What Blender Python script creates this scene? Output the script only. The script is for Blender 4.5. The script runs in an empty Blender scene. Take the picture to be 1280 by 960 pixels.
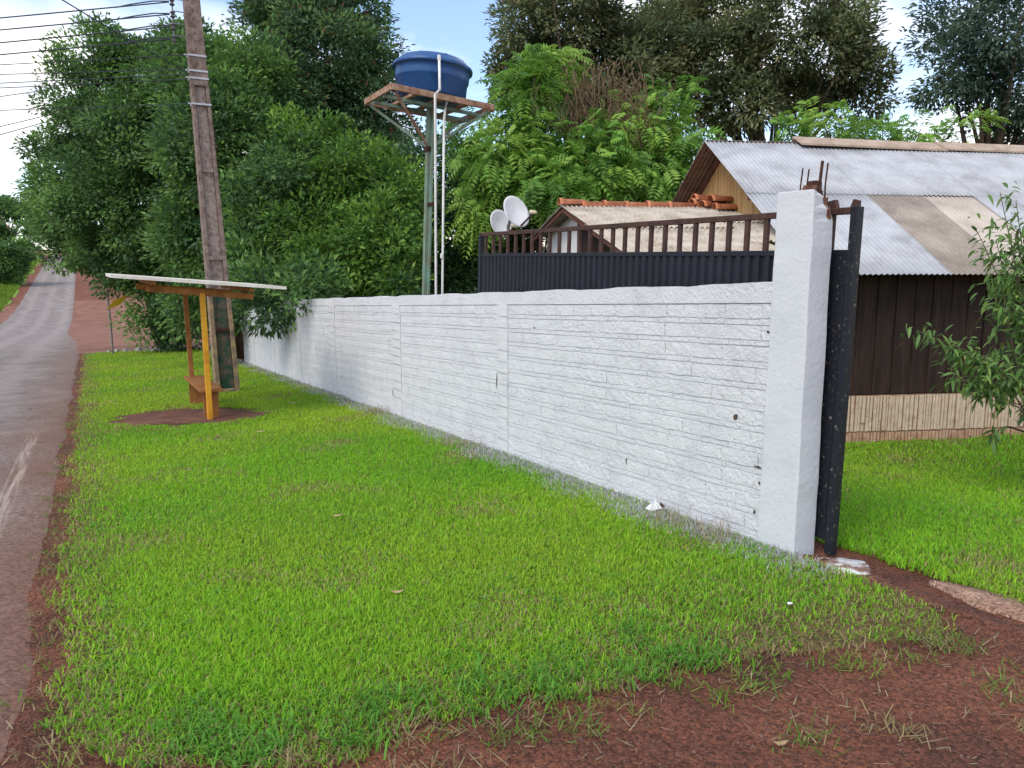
import bpy, math, random
import numpy as np
from mathutils import Matrix, Vector
rng = np.random.default_rng(7); random.seed(7)
SC = bpy.context.scene
R = math.radians

# ------------------------------------------------------------------ camera
F_PX = 962.0; TILT = math.atan(145 / F_PX); CAM_H = 1.6
cd = bpy.data.cameras.new('camera'); cam = bpy.data.objects.new('camera', cd)
SC.collection.objects.link(cam); SC.camera = cam
cd.sensor_width = 36; cd.lens = F_PX / 1280 * 36; cd.clip_start = 0.05; cd.clip_end = 3000
cam.location = (0, 0, CAM_H); cam.rotation_euler = (math.pi / 2 - TILT, 0, 0)

# ------------------------------------------------------------------ sky, sun, exposure
SUN_EL, SUN_AZ = R(48), R(-140)          # azimuth measured from +Y towards +X
w = bpy.data.worlds.new('World'); SC.world = w; w.use_nodes = True
nt = w.node_tree; nt.nodes.clear()
def N(t, typ, **kw):
    n = t.nodes.new(typ)
    for k, v in kw.items(): setattr(n, k, v)
    return n
wo = N(nt, 'ShaderNodeOutputWorld'); bg = N(nt, 'ShaderNodeBackground'); bg.inputs[1].default_value = 0.142
sky = N(nt, 'ShaderNodeTexSky', sky_type='NISHITA', sun_disc=False, sun_elevation=SUN_EL, sun_rotation=SUN_AZ, altitude=500, air_density=1.0, dust_density=.8, ozone_density=2.5)
tc = N(nt, 'ShaderNodeTexCoord'); mp = N(nt, 'ShaderNodeMapping'); mp.inputs['Scale'].default_value = (1, 1, 2.2); mp.inputs['Location'].default_value = (0.35, 0.2, 0.1)
ns = N(nt, 'ShaderNodeTexNoise'); ns.inputs['Scale'].default_value = 2.6; ns.inputs['Detail'].default_value = 7; ns.inputs['Roughness'].default_value = 0.52
cr = N(nt, 'ShaderNodeValToRGB'); cr.color_ramp.elements[0].position = 0.44; cr.color_ramp.elements[1].position = 0.64
cr.color_ramp.elements[0].color = (.05, .05, .05, 1); cr.color_ramp.elements[1].color = (.92, .92, .92, 1)
mx = N(nt, 'ShaderNodeMixRGB')
sxz = N(nt, 'ShaderNodeSeparateXYZ'); nt.links.new(tc.outputs['Generated'], sxz.inputs[0])          # evening clouds: warmer low down
cc = N(nt, 'ShaderNodeValToRGB'); cc.color_ramp.elements[0].position = .12; cc.color_ramp.elements[0].color = (7.0, 6.0, 5.2, 1); cc.color_ramp.elements[1].position = .32; cc.color_ramp.elements[1].color = (7.1, 7.1, 7.2, 1)
nt.links.new(sxz.outputs['Z'], cc.inputs[0]); nt.links.new(cc.outputs[0], mx.inputs[2])
nt.links.new(tc.outputs['Generated'], mp.inputs['Vector']); nt.links.new(mp.outputs[0], ns.inputs['Vector'])
nt.links.new(ns.outputs['Fac'], cr.inputs[0]); nt.links.new(cr.outputs[0], mx.inputs[0])
nt.links.new(sky.outputs[0], mx.inputs[1]); nt.links.new(mx.outputs[0], bg.inputs[0]); nt.links.new(bg.outputs[0], wo.inputs[0])
sd = bpy.data.lights.new('sun', 'SUN'); sun = bpy.data.objects.new('sun', sd); SC.collection.objects.link(sun)
sd.energy = 1.3; sd.angle = R(30); sd.color = (1, .93, .82)
sv = Vector((math.sin(SUN_AZ) * math.cos(SUN_EL), math.cos(SUN_AZ) * math.cos(SUN_EL), math.sin(SUN_EL)))
sun.rotation_euler = sv.to_track_quat('Z', 'Y').to_euler(); sun.location = (0, -20, 40)
SC.view_settings.view_transform = 'Standard'; SC.view_settings.look = 'None'
SC.view_settings.exposure = 0.86; SC.view_settings.gamma = 1; SC.view_settings.use_curve_mapping = False
cy = SC.cycles; cy.use_denoising = True; cy.max_bounces = 6; cy.diffuse_bounces = 3; cy.glossy_bounces = 2
cy.transmission_bounces = 3; cy.transparent_max_bounces = 4; cy.caustics_reflective = False; cy.caustics_refractive = False

# ------------------------------------------------------------------ pixel / ground helpers
FW = np.array([0, math.cos(TILT), -math.sin(TILT)]); UPV = np.array([0, math.sin(TILT), math.cos(TILT)]); CAM = np.array([0, 0, CAM_H])
def ray(x, y): return FW + np.array([(x - 640) / F_PX, 0, 0]) + UPV * (480 - y) / F_PX
def at(x, y, Y):                      # the point of a pixel's ray at distance Y in front of the camera
    r = ray(x, y); return CAM + r * (Y / r[1])
_r = ray(110, 384); _r = _r / np.linalg.norm(_r[:2])
U2 = _r[:2]; N2 = np.array([U2[1], -U2[0]]); SL = _r[2]; WA = math.atan2(U2[1], U2[0])   # the road and wall run along U2, falling SL
def sm(a, b, x):
    x = np.clip((np.asarray(x, float) - a) / (b - a), 0, 1); return x * x * (3 - 2 * x)
def gst(s, t):                        # height of the land; s along the road, t across it
    s = np.asarray(s, float); t = np.asarray(t, float); q = s - 55
    z = np.where(q < 0, SL * s, np.where(q < 40, SL * s + (0.068 - SL) * q * q / 80, SL * 95 + (0.068 - SL) * 20 + 0.068 * (q - 40)))
    z = np.where(s > 185, SL * 95 + (0.068 - SL) * 20 + 0.068 * 90 + 0.02 * (s - 185), z)
    z = np.where(s < -12, SL * -12, z)
    z = z - 0.45 * sm(3.75, 9, t) * (1 - sm(40, 60, s)) + 2.2 * sm(-9, -22, -np.abs(t) * (t < 0) - 0.0) * 0
    return z + np.where(t < -8, (-t - 8) * 0.05 * sm(70, 110, s), 0)
def gz(x, y): return gst(U2[0] * x + U2[1] * y, N2[0] * x + N2[1] * y)
def xy(s, t): return np.stack([U2[0] * np.asarray(s) + N2[0] * np.asarray(t), U2[1] * np.asarray(s) + N2[1] * np.asarray(t)], -1)
def pst(s, t, dz=0.0):
    p = xy(s, t); return Vector((float(p[0]), float(p[1]), float(gst(s, t)) + dz))
def wob(x, y, sc=1.0, seed=0):        # cheap smooth 2-D noise, about -1..1
    x = np.asarray(x, float) * sc; y = np.asarray(y, float) * sc; a = seed * 1.7
    return (np.sin(1.7 * x + 2.3 * y + a) + np.sin(-2.9 * x + 1.1 * y + 2 * a + 1) + np.sin(4.3 * x - 3.7 * y + a + 2) * .6 + np.sin(7.1 * x + 6.3 * y + 3 * a) * .4) / 3

# ------------------------------------------------------------------ materials
MATS = {}
def mat(name, cols, rough=.8, scale=4., detail=6., bump=0., bscale=30., metal=0., spec=.3, stretch=(1, 1, 1), coat=0., ramp=(.3, .7), bdist=.02):
    m = bpy.data.materials.new(name); m.use_nodes = True; t = m.node_tree
    b = t.nodes['Principled BSDF']; b.inputs['Roughness'].default_value = rough; b.inputs['Metallic'].default_value = metal
    b.inputs['Specular IOR Level'].default_value = spec
    g = N(t, 'ShaderNodeNewGeometry'); mp = N(t, 'ShaderNodeMapping'); mp.inputs['Scale'].default_value = stretch
    t.links.new(g.outputs['Position'], mp.inputs['Vector'])
    n = N(t, 'ShaderNodeTexNoise'); n.inputs['Scale'].default_value = scale; n.inputs['Detail'].default_value = detail; n.inputs['Roughness'].default_value = .62
    t.links.new(mp.outputs[0], n.inputs['Vector'])
    r = N(t, 'ShaderNodeValToRGB'); e = r.color_ramp.elements
    k = len(cols)
    while len(e) < k: e.new(.5)
    for i, c in enumerate(cols):
        e[i].position = ramp[0] + (ramp[1] - ramp[0]) * (i / max(1, k - 1)); e[i].color = (*c, 1)
    t.links.new(n.outputs['Fac'], r.inputs[0]); t.links.new(r.outputs[0], b.inputs['Base Color'])
    if bump:
        n2 = N(t, 'ShaderNodeTexNoise'); n2.inputs['Scale'].default_value = bscale; n2.inputs['Detail'].default_value = 8; n2.inputs['Roughness'].default_value = .65
        t.links.new(g.outputs['Position'], n2.inputs['Vector'])
        bp = N(t, 'ShaderNodeBump'); bp.inputs['Strength'].default_value = bump; bp.inputs['Distance'].default_value = bdist
        t.links.new(n2.outputs['Fac'], bp.inputs['Height']); t.links.new(bp.outputs[0], b.inputs['Normal'])
    MATS[name] = m; m['ramp'] = 1; return m
def nodes(m): return m.node_tree, m.node_tree.nodes['Principled BSDF']
def attr_mat(name, rough=.55, transl=.3, spec=.25):            # colour per leaf / blade from the mesh
    m = bpy.data.materials.new(name); m.use_nodes = True; t, b = nodes(m)
    a = N(t, 'ShaderNodeAttribute', attribute_name='col'); t.links.new(a.outputs['Color'], b.inputs['Base Color'])
    b.inputs['Roughness'].default_value = rough; b.inputs['Specular IOR Level'].default_value = spec
    if transl:
        tr = N(t, 'ShaderNodeBsdfTranslucent'); t.links.new(a.outputs['Color'], tr.inputs['Color'])
        ms = N(t, 'ShaderNodeMixShader'); ms.inputs[0].default_value = transl; out = t.nodes['Material Output']
        t.links.new(b.outputs[0], ms.inputs[1]); t.links.new(tr.outputs[0], ms.inputs[2]); t.links.new(ms.outputs[0], out.inputs['Surface'])
    MATS[name] = m; return m

M_leaf = attr_mat('leaf', .5, .4, .3); M_blade = attr_mat('grass_blade', .6, .45, .2)
M_soil = mat('red_soil', [(.095, .04, .026), (.185, .068, .038), (.28, .11, .062)], .95, 1.6, 10, .8, 45, ramp=(.3, .72), bdist=.04)
M_lawn = mat('lawn_soil', [(.10, .055, .03), (.13, .10, .035), (.15, .155, .04)], .95, 9, 8, .5, 60)
M_paint = mat('white_paint', [(.555, .555, .58), (.625, .625, .645), (.665, .665, .68)], .8, 3.5, 8, .85, 38, ramp=(.25, .6), bdist=.022)
M_pillar = mat('pillar_paint', [(.50, .515, .545), (.555, .565, .59), (.585, .59, .605)], .7, 2.2, 8, .5, 30, ramp=(.25, .6), bdist=.01)
M_concrete = mat('pole_concrete', [(.10, .062, .05), (.2, .145, .12), (.30, .235, .20)], .9, 9, 9, .5, 50)
M_polegreen = mat('pole_green', [(.018, .055, .036), (.028, .085, .052), (.14, .10, .075), (.2, .16, .13)], .85, 7, 10, .4, 40, ramp=(.3, .72))
M_poleyellow = mat('pole_yellow', [(.15, .10, .08), (.22, .16, .12), (.32, .23, .12), (.40, .29, .14)], .9, 6, 10, .5, 40, ramp=(.34, .66))
M_yellow = mat('yellow_paint', [(.50, .19, .015), (.66, .30, .02), (.72, .36, .03)], .6, 5, 8, .25, 30, ramp=(.3, .7))
M_orange = mat('orange_wood', [(.20, .075, .022), (.31, .125, .034), (.40, .18, .055)], .75, 6, 8, .3, 30)
M_roofedge = mat('pale_board', [(.55, .49, .42), (.68, .62, .55), (.74, .7, .64)], .8, 7, 8, .2, 30)
M_black = mat('black_gate', [(.006, .007, .011), (.009, .011, .017), (.013, .015, .023)], .5, 5, 8, .12, 25, spec=.3)
M_chipped = mat('chipped_black', [(.006, .008, .013), (.009, .011, .017), (.012, .013, .018), (.40, .36, .30)], .5, 38, 9, .2, 30, ramp=(.2, .80))
M_rustbrown = mat('rusty_rail', [(.03, .014, .011), (.055, .026, .02), (.085, .042, .03)], .65, 14, 8, .25, 40)
M_rust = mat('rust', [(.02, .009, .006), (.055, .024, .015), (.10, .045, .026)], .9, 25, 8, .4, 60)
M_zinc = mat('zinc_sheet', [(.27, .27, .28), (.385, .39, .405), (.46, .465, .48)], .62, 2.2, 10, .05, 12, metal=.0, spec=.35, ramp=(.3, .7))
M_oldzinc = mat('weathered_sheet', [(.19, .155, .125), (.28, .235, .195), (.36, .31, .26)], .75, 2.5, 9, .1, 20, stretch=(1, 1, 1))
M_tan_sheet = mat('tan_sheet', [(.34, .28, .23), (.44, .38, .32), (.5, .44, .38)], .75, 2.5, 9, .1, 20)
M_fibro = mat('fibre_cement', [(.22, .17, .12), (.40, .34, .27), (.52, .46, .38)], .9, 3, 9, .2, 40, ramp=(.28, .62))
M_underside = mat('sheet_underside', [(.12, .07, .05), (.18, .11, .08), (.24, .16, .12)], .8, 5, 8, .1, 20)
M_darkwood = mat('dark_boards', [(.012, .0065, .005), (.028, .0145, .0105), (.05, .027, .019)], .75, 3, 9, .3, 18, stretch=(6, 6, .5))
M_gablewood = mat('gable_boards', [(.30, .16, .06), (.45, .27, .11), (.55, .35, .16)], .75, 3, 9, .25, 20, stretch=(8, 8, .6))
M_purlin = mat('purlin', [(.10, .04, .025), (.15, .06, .04), (.2, .09, .06)], .8, 6, 8, .2, 20)
M_ridge = mat('ridge_board', [(.27, .19, .14), (.38, .29, .22), (.46, .36, .29)], .85, 4, 9, .25, 25)
M_tile_pale = mat('stone_strip', [(.42, .30, .20), (.56, .43, .31), (.62, .50, .38)], .85, 8, 8, .3, 40)
M_tile_low = mat('stone_strip_stained', [(.32, .17, .10), (.45, .28, .18), (.52, .36, .25)], .85, 8, 8, .3, 40)
M_tile_dark = mat('stone_joint', [(.18, .10, .06), (.27, .16, .10), (.33, .2, .13)], .9, 8, 8, .3, 40)
M_terra = mat('terracotta', [(.26, .085, .04), (.46, .16, .075), (.55, .24, .13)], .85, 7, 8, .3, 40)
M_bluetank = mat('blue_plastic', [(.010, .052, .165), (.014, .072, .215), (.026, .10, .26)], .38, 2.5, 7, .03, 10, spec=.45, stretch=(1, 1, .4))
M_pvc = mat('pvc', [(.55, .53, .50), (.68, .66, .63), (.74, .73, .7)], .5, 8, 6)
M_greensteel = mat('green_steel', [(.16, .10, .06), (.17, .19, .13), (.16, .26, .20), (.2, .3, .24)], .7, 4, 9, .3, 40, ramp=(.3, .7), stretch=(3, 3, .8))
M_platform = mat('rusty_beam', [(.18, .075, .04), (.31, .18, .115), (.42, .30, .22)], .85, 7, 9, .3, 40)
M_dish = mat('dish_paint', [(.50, .49, .48), (.62, .61, .60), (.68, .67, .66)], .5, 5, 7)
M_metalgrey = mat('grey_metal', [(.12, .12, .12), (.2, .2, .2), (.28, .28, .28)], .55, 9, 7, metal=.4)
M_wire = mat('wire', [(.02, .025, .035), (.03, .035, .045)], .6, 5, 2)
M_porcelain = mat('insulator', [(.06, .05, .06), (.1, .08, .09)], .3, 5, 2)
M_bark = mat('bark', [(.05, .035, .025), (.11, .08, .055), (.17, .13, .095)], .95, 5, 9, .7, 22, stretch=(2, 2, .5))
M_whitewall = mat('white_wall', [(.66, .64, .61), (.76, .75, .72), (.8, .79, .77)], .8, 3, 8, .2, 30)
M_brickred = mat('broken_brick', [(.06, .025, .017), (.13, .055, .035), (.24, .15, .10)], .95, 22, 8, .6, 60)
M_kerb = mat('old_concrete', [(.20, .11, .075), (.33, .2, .14), (.42, .29, .21)], .95, 3, 9, .5, 40)
M_pebble = mat('pebble', [(.05, .028, .022), (.10, .05, .038), (.22, .13, .105)], .9, 40, 4)
M_rubble = mat('rubble', [(.25, .23, .21), (.38, .36, .33), (.5, .47, .44)], .95, 9, 8, .4, 40)
M_rooftile_far = mat('red_roof', [(.42, .10, .06), (.52, .15, .09)], .85, 2, 6)
M_hole = mat('wall_hole', [(.025, .018, .015), (.07, .045, .035), (.12, .08, .06)], .95, 40, 8, .4, 60)
M_paper = mat('paper', [(.7, .7, .7), (.8, .8, .8)], .8, 20, 5)

def gritty(mm, scale=75):
    t, b = nodes(mm); g = N(t, 'ShaderNodeNewGeometry'); src = b.inputs['Base Color'].links[0].from_socket
    v = N(t, 'ShaderNodeTexVoronoi'); v.inputs['Scale'].default_value = scale; t.links.new(g.outputs['Position'], v.inputs['Vector'])
    mr = N(t, 'ShaderNodeMixRGB', blend_type='MULTIPLY'); mr.inputs[0].default_value = .75
    rr0 = N(t, 'ShaderNodeValToRGB'); rr0.color_ramp.elements[0].color = (.45, .43, .42, 1); rr0.color_ramp.elements[1].color = (1.5, 1.45, 1.4, 1); rr0.color_ramp.elements[0].position = .1; rr0.color_ramp.elements[1].position = .9
    sp_ = N(t, 'ShaderNodeSeparateXYZ'); t.links.new(v.outputs['Color'], sp_.inputs[0]); t.links.new(sp_.outputs[0], rr0.inputs[0])
    t.links.new(src, mr.inputs[1]); t.links.new(rr0.outputs[0], mr.inputs[2]); t.links.new(mr.outputs[0], b.inputs['Base Color'])
    bp0 = N(t, 'ShaderNodeBump'); bp0.inputs['Strength'].default_value = .9; bp0.inputs['Distance'].default_value = .012
    iv = N(t, 'ShaderNodeMath', operation='SUBTRACT'); iv.inputs[0].default_value = 1; t.links.new(v.outputs['Distance'], iv.inputs[1]); t.links.new(iv.outputs[0], bp0.inputs['Height'])
    old = b.inputs['Normal'].links[0].from_socket; t.links.new(old, bp0.inputs['Normal']); t.links.new(bp0.outputs[0], b.inputs['Normal'])
for mm in (M_soil, M_lawn, M_kerb): gritty(mm)

# road: worn asphalt stained with red earth, a scrap of old edge line
m = bpy.data.materials.new('asphalt'); m.use_nodes = True; t, b = nodes(m); b.inputs['Roughness'].default_value = .88; b.inputs['Specular IOR Level'].default_value = .25
uv = N(t, 'ShaderNodeUVMap'); sx = N(t, 'ShaderNodeSeparateXYZ'); t.links.new(uv.outputs[0], sx.inputs[0])     # u = s, v = t
g = N(t, 'ShaderNodeNewGeometry')
def noise(t, src, sc, det=7, rough=.6):
    n = N(t, 'ShaderNodeTexNoise'); n.inputs['Scale'].default_value = sc; n.inputs['Detail'].default_value = det; n.inputs['Roughness'].default_value = rough
    t.links.new(src, n.inputs['Vector']); return n.outputs['Fac']
def ramp(t, src, stops):
    r = N(t, 'ShaderNodeValToRGB'); e = r.color_ramp.elements
    while len(e) < len(stops): e.new(.5)
    for i, (p, c) in enumerate(stops):
        e[i].position = p; e[i].color = (*c, 1) if isinstance(c, tuple) else (c, c, c, 1)
    t.links.new(src, r.inputs[0]); return r.outputs[0]
def math_(t, op, a, b_=None, clamp=False):
    n = N(t, 'ShaderNodeMath', operation=op); n.use_clamp = clamp
    for i, v in enumerate((a, b_)):
        if v is None: continue
        if isinstance(v, (int, float)): n.inputs[i].default_value = v
        else: t.links.new(v, n.inputs[i])
    return n.outputs[0]
def mixc(t, f, a, b_):
    n = N(t, 'ShaderNodeMixRGB')
    for i, v in enumerate((f, a, b_)):
        if isinstance(v, (int, float)): n.inputs[i].default_value = v
        elif isinstance(v, tuple): n.inputs[i].default_value = (*v, 1)
        else: t.links.new(v, n.inputs[i])
    return n.outputs[0]
base = ramp(t, noise(t, g.outputs['Position'], 1.1, 9), [(.3, (.19, .155, .14)), (.55, (.28, .245, .228)), (.72, (.36, .33, .315))])
trk = math_(t, 'ADD', math_(t, 'MULTIPLY', sx.outputs['Y'], 1.15), math_(t, 'MULTIPLY', noise(t, g.outputs['Position'], .5, 5), 1.6))
wv = math_(t, 'MULTIPLY', math_(t, 'ADD', math_(t, 'SINE', math_(t, 'MULTIPLY', trk, 3.4)), .2), .55, True)
base = mixc(t, wv, base, (.36, .31, .285))
vc = N(t, 'ShaderNodeTexVoronoi', feature='DISTANCE_TO_EDGE'); vc.inputs['Scale'].default_value = .55
wpv = N(t, 'ShaderNodeVectorMath', operation='ADD'); nz = N(t, 'ShaderNodeTexNoise'); nz.inputs['Scale'].default_value = 1.3; nz.inputs['Detail'].default_value = 6
t.links.new(g.outputs['Position'], nz.inputs['Vector']); t.links.new(g.outputs['Position'], wpv.inputs[0]); t.links.new(nz.outputs['Color'], wpv.inputs[1]); t.links.new(wpv.outputs[0], vc.inputs['Vector'])
base = mixc(t, math_(t, 'MULTIPLY', ramp(t, vc.outputs['Distance'], [(0., 1.), (.018, 0.)]), .55), base, (.07, .045, .038))
fine = noise(t, g.outputs['Position'], 55, 5, .7)
base = mixc(t, math_(t, 'MULTIPLY', ramp(t, fine, [(.42, 0.), (.62, 1.)]), .6), base, (.09, .055, .045))
dist_edge = math_(t, 'ADD', sx.outputs['Y'], math_(t, 'MULTIPLY', noise(t, g.outputs['Position'], .9, 8), 1.5))   # v + wobble, bigger near the right edge
dirt = ramp(t, dist_edge, [(0.0, 0.), (1.0, 1.)])
nd = math_(t, 'ADD', math_(t, 'MULTIPLY', math_(t, 'ADD', sx.outputs['Y'], 1.45), 1.0), math_(t, 'MULTIPLY', math_(t, 'SUBTRACT', noise(t, g.outputs['Position'], .7, 8), .5), 1.6), True)
far = math_(t, 'SUBTRACT', 1.0, math_(t, 'MULTIPLY', math_(t, 'SUBTRACT', sx.outputs['X'], 4.), .06), True)
nd2 = math_(t, 'MULTIPLY', nd, math_(t, 'ADD', math_(t, 'MULTIPLY', far, .35), .6), True)
base = mixc(t, nd2, base, (.17, .085, .058))
vv_ = N(t, 'ShaderNodeTexVoronoi'); vv_.inputs['Scale'].default_value = 60; t.links.new(g.outputs['Position'], vv_.inputs['Vector']); vs_ = N(t, 'ShaderNodeSeparateXYZ'); t.links.new(vv_.outputs['Color'], vs_.inputs[0])
mm_ = N(t, 'ShaderNodeMixRGB', blend_type='MULTIPLY'); mm_.inputs[0].default_value = .7; t.links.new(base, mm_.inputs[1]); t.links.new(ramp(t, vs_.outputs[0], [(.1, .6), (.9, 1.35)]), mm_.inputs[2]); base = mm_.outputs[0]
# faded edge line
lm = ramp(t, math_(t, 'ABSOLUTE', math_(t, 'ADD', sx.outputs['Y'], .72)), [(.045, 1.), (.075, 0.)])
ls = ramp(t, math_(t, 'MULTIPLY', math_(t, 'ABSOLUTE', math_(t, 'SUBTRACT', sx.outputs['X'], 8.4)), .1), [(.2, 1.), (.34, 0.)])
mpu = N(t, 'ShaderNodeMapping'); mpu.inputs['Scale'].default_value = (1.1, 26, 1); t.links.new(uv.outputs[0], mpu.inputs['Vector'])
lw = ramp(t, noise(t, mpu.outputs[0], 1.0, 5), [(.42, 0.), (.6, .6)])
base = mixc(t, math_(t, 'MULTIPLY', math_(t, 'MULTIPLY', lm, ls), lw), base, (.46, .37, .31))
t.links.new(base, b.inputs['Base Color'])
bp = N(t, 'ShaderNodeBump'); bp.inputs['Strength'].default_value = .7; bp.inputs['Distance'].default_value = .015
t.links.new(noise(t, g.outputs['Position'], 38, 8, .7), bp.inputs['Height']); t.links.new(bp.outputs[0], b.inputs['Normal'])
M_road = m

# ------------------------------------------------------------------ mesh helpers
def link(o, parent=None):
    SC.collection.objects.link(o)
    if parent is not None: o.parent = parent
    return o
def tag(o, label=None, cat=None, group=None, kind=None):
    for k, v in (('label', label), ('category', cat), ('group', group), ('kind', kind)):
        if v: o[k] = v
    return o
def thing(name, loc, rotz, label, cat, group=None):
    o = bpy.data.objects.new(name, None); link(o); o.location = loc; o.rotation_euler = (0, 0, rotz); o.empty_display_size = .2
    return tag(o, label, cat, group)
class MB:
    def __init__(self): self.v = []; self.f = []; self.mi = []
    def add(self, vs, fs, mi=0):
        k = len(self.v); self.v += [tuple(map(float, p)) for p in vs]; self.f += [tuple(i + k for i in f) for f in fs]; self.mi += [mi] * len(fs); return self
    def box(self, x0, x1, y0, y1, z0, z1, mi=0, top=None):
        t0 = top or (0, 0, 0, 0)
        vs = [(x0, y0, z0), (x1, y0, z0), (x1, y1, z0), (x0, y1, z0), (x0, y0, z1 + t0[0]), (x1, y0, z1 + t0[1]), (x1, y1, z1 + t0[2]), (x0, y1, z1 + t0[3])]
        return self.add(vs, [(3, 2, 1, 0), (4, 5, 6, 7), (0, 1, 5, 4), (1, 2, 6, 5), (2, 3, 7, 6), (3, 0, 4, 7)], mi)
    def bar(self, p, q, w_, h, up=(0, 0, 1), mi=0):                    # square bar between two points
        p = Vector(p); q = Vector(q); d = (q - p).normalized(); s = d.cross(Vector(up))
        if s.length < 1e-4: s = d.cross(Vector((1, 0, 0)))
        s.normalize(); u = s.cross(d)
        vs = [e + s * a * w_ / 2 + u * c * h / 2 for e in (p, q) for a, c in ((-1, -1), (1, -1), (1, 1), (-1, 1))]
        return self.add(vs, [(3, 2, 1, 0), (4, 5, 6, 7), (0, 1, 5, 4), (1, 2, 6, 5), (2, 3, 7, 6), (3, 0, 4, 7)], mi)
    def tube(self, pts, rad, n=8, mi=0):
        pts = [Vector(p) for p in pts]; rad = rad if isinstance(rad, (list, tuple)) else [rad] * len(pts)
        vs = []; fs = []; prev = None
        for i, p in enumerate(pts):
            d = (pts[min(i + 1, len(pts) - 1)] - pts[max(i - 1, 0)]).normalized()
            a = prev - d * prev.dot(d) if prev else d.cross(Vector((0.3, 1, .2)))
            if a.length < 1e-4: a = d.cross(Vector((1, 0, .1)))
            a.normalize(); prev = a; b_ = d.cross(a)
            for k in range(n):
                th = 2 * math.pi * k / n; vs.append(p + (a * math.cos(th) + b_ * math.sin(th)) * rad[i])
            if i:
                for k in range(n): fs.append(((i - 1) * n + k, (i - 1) * n + (k + 1) % n, i * n + (k + 1) % n, i * n + k))
        fs.append(tuple(range(n - 1, -1, -1))); fs.append(tuple((len(pts) - 1) * n + k for k in range(n)))
        return self.add(vs, fs, mi)
    def lathe(self, prof, n=32, mi=0):
        vs = [(r_ * math.cos(2 * math.pi * k / n), r_ * math.sin(2 * math.pi * k / n), z) for r_, z in prof for k in range(n)]
        fs = [((i - 1) * n + k, (i - 1) * n + (k + 1) % n, i * n + (k + 1) % n, i * n + k) for i in range(1, len(prof)) for k in range(n)]
        return self.add(vs, fs, mi)
    def prism(self, poly, d, mi=0):                                     # polygon (3-D points) pushed by vector d
        n = len(poly); a = [Vector(p) for p in poly]; b_ = [p + Vector(d) for p in a]
        return self.add(a + b_, [tuple(range(n - 1, -1, -1)), tuple(range(n, 2 * n))] + [(i, (i + 1) % n, n + (i + 1) % n, n + i) for i in range(n)], mi)
    def data(self, name, mats):
        me = bpy.data.meshes.new(name); me.from_pydata(self.v, [], self.f)
        for m_ in (mats if isinstance(mats, (list, tuple)) else [mats]): me.materials.append(m_)
        if any(self.mi): me.polygons.foreach_set('material_index', self.mi)
        me.update(); return me
    def build(self, name, mats, parent=None, smooth=False, bevel=0.):
        me = self.data(name, mats)
        if smooth: me.polygons.foreach_set('use_smooth', [True] * len(me.polygons))
        o = link(bpy.data.objects.new(name, me), parent)
        if bevel:
            bv = o.modifiers.new('bevel', 'BEVEL'); bv.width = bevel; bv.segments = 2; bv.limit_method = 'ANGLE'
        return o
def box(name, m_, parent, *a, bevel=0.): return MB().box(*a).build(name, m_, parent, bevel=bevel)
def tri_mesh(name, V, T, col, m_, parent=None):                        # big triangle soups with a colour per vertex
    me = bpy.data.meshes.new(name); V = np.ascontiguousarray(V, np.float32); T = np.ascontiguousarray(T, np.int32)
    me.vertices.add(len(V)); me.vertices.foreach_set('co', V.ravel())
    me.loops.add(T.size); me.loops.foreach_set('vertex_index', T.ravel())
    me.polygons.add(len(T)); me.polygons.foreach_set('loop_start', np.arange(0, T.size, 3, dtype=np.int32))
    me.update(calc_edges=True)
    a = me.attributes.new('col', 'FLOAT_COLOR', 'POINT'); c4 = np.ones((len(V), 4), np.float32); c4[:, :3] = col; a.data.foreach_set('color', c4.ravel())
    me.materials.append(m_); return link(bpy.data.objects.new(name, me), parent)
def grid_sheet(name, S, Tm, dz, m_, zfun=None):                         # a sheet over the land from 2-D arrays of s and t
    p = xy(S, Tm); z = gst(S, Tm) + dz
    if zfun is not None: z = z + zfun(S, Tm)
    a, b_ = S.shape; V = np.concatenate([p.reshape(-1, 2), z.reshape(-1, 1)], 1)
    I = np.arange(a * b_).reshape(a, b_)
    Q = np.stack([I[:-1, :-1], I[1:, :-1], I[1:, 1:], I[:-1, 1:]], -1).reshape(-1, 4)
    nrm_up = np.cross(V[Q[0, 1]] - V[Q[0, 0]], V[Q[0, 3]] - V[Q[0, 0]])[2]
    if nrm_up < 0: Q = Q[:, ::-1]
    me = bpy.data.meshes.new(name); me.from_pydata(V.tolist(), [], Q.tolist()); me.materials.append(m_)
    u = me.uv_layers.new(name='UVMap'); idx = np.empty(len(me.loops), np.int32); me.loops.foreach_get('vertex_index', idx)
    u.data.foreach_set('uv', np.stack([S.ravel()[idx], Tm.ravel()[idx]], -1).astype(np.float32).ravel())
    me.polygons.foreach_set('use_smooth', [True] * len(me.polygons)); me.update()
    o = link(bpy.data.objects.new(name, me)); o['kind'] = 'structure'; return o

# ------------------------------------------------------------------ the land
def bumps(S, T_):
    near = np.exp(-(S / 9.) ** 2) * np.exp(-(T_ / 9.) ** 2)
    return near * .008 * wob(S, T_, 2.3, 3) - .012
sa = np.unique(np.concatenate([np.linspace(-600, -15, 14), np.linspace(-15, -2, 27), np.arange(-2, 8, .12), np.linspace(8, 60, 70), np.linspace(60, 200, 60), np.linspace(200, 900, 20)]))
ta = np.unique(np.concatenate([np.linspace(-500, -20, 18), np.linspace(-20, -6, 20), np.arange(-6, 8, .2), np.linspace(8, 40, 30), np.linspace(40, 600, 20)]))
S, T_ = np.meshgrid(sa, ta, indexing='ij'); grid_sheet('ground', S, T_, 0, M_soil, bumps)

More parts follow.
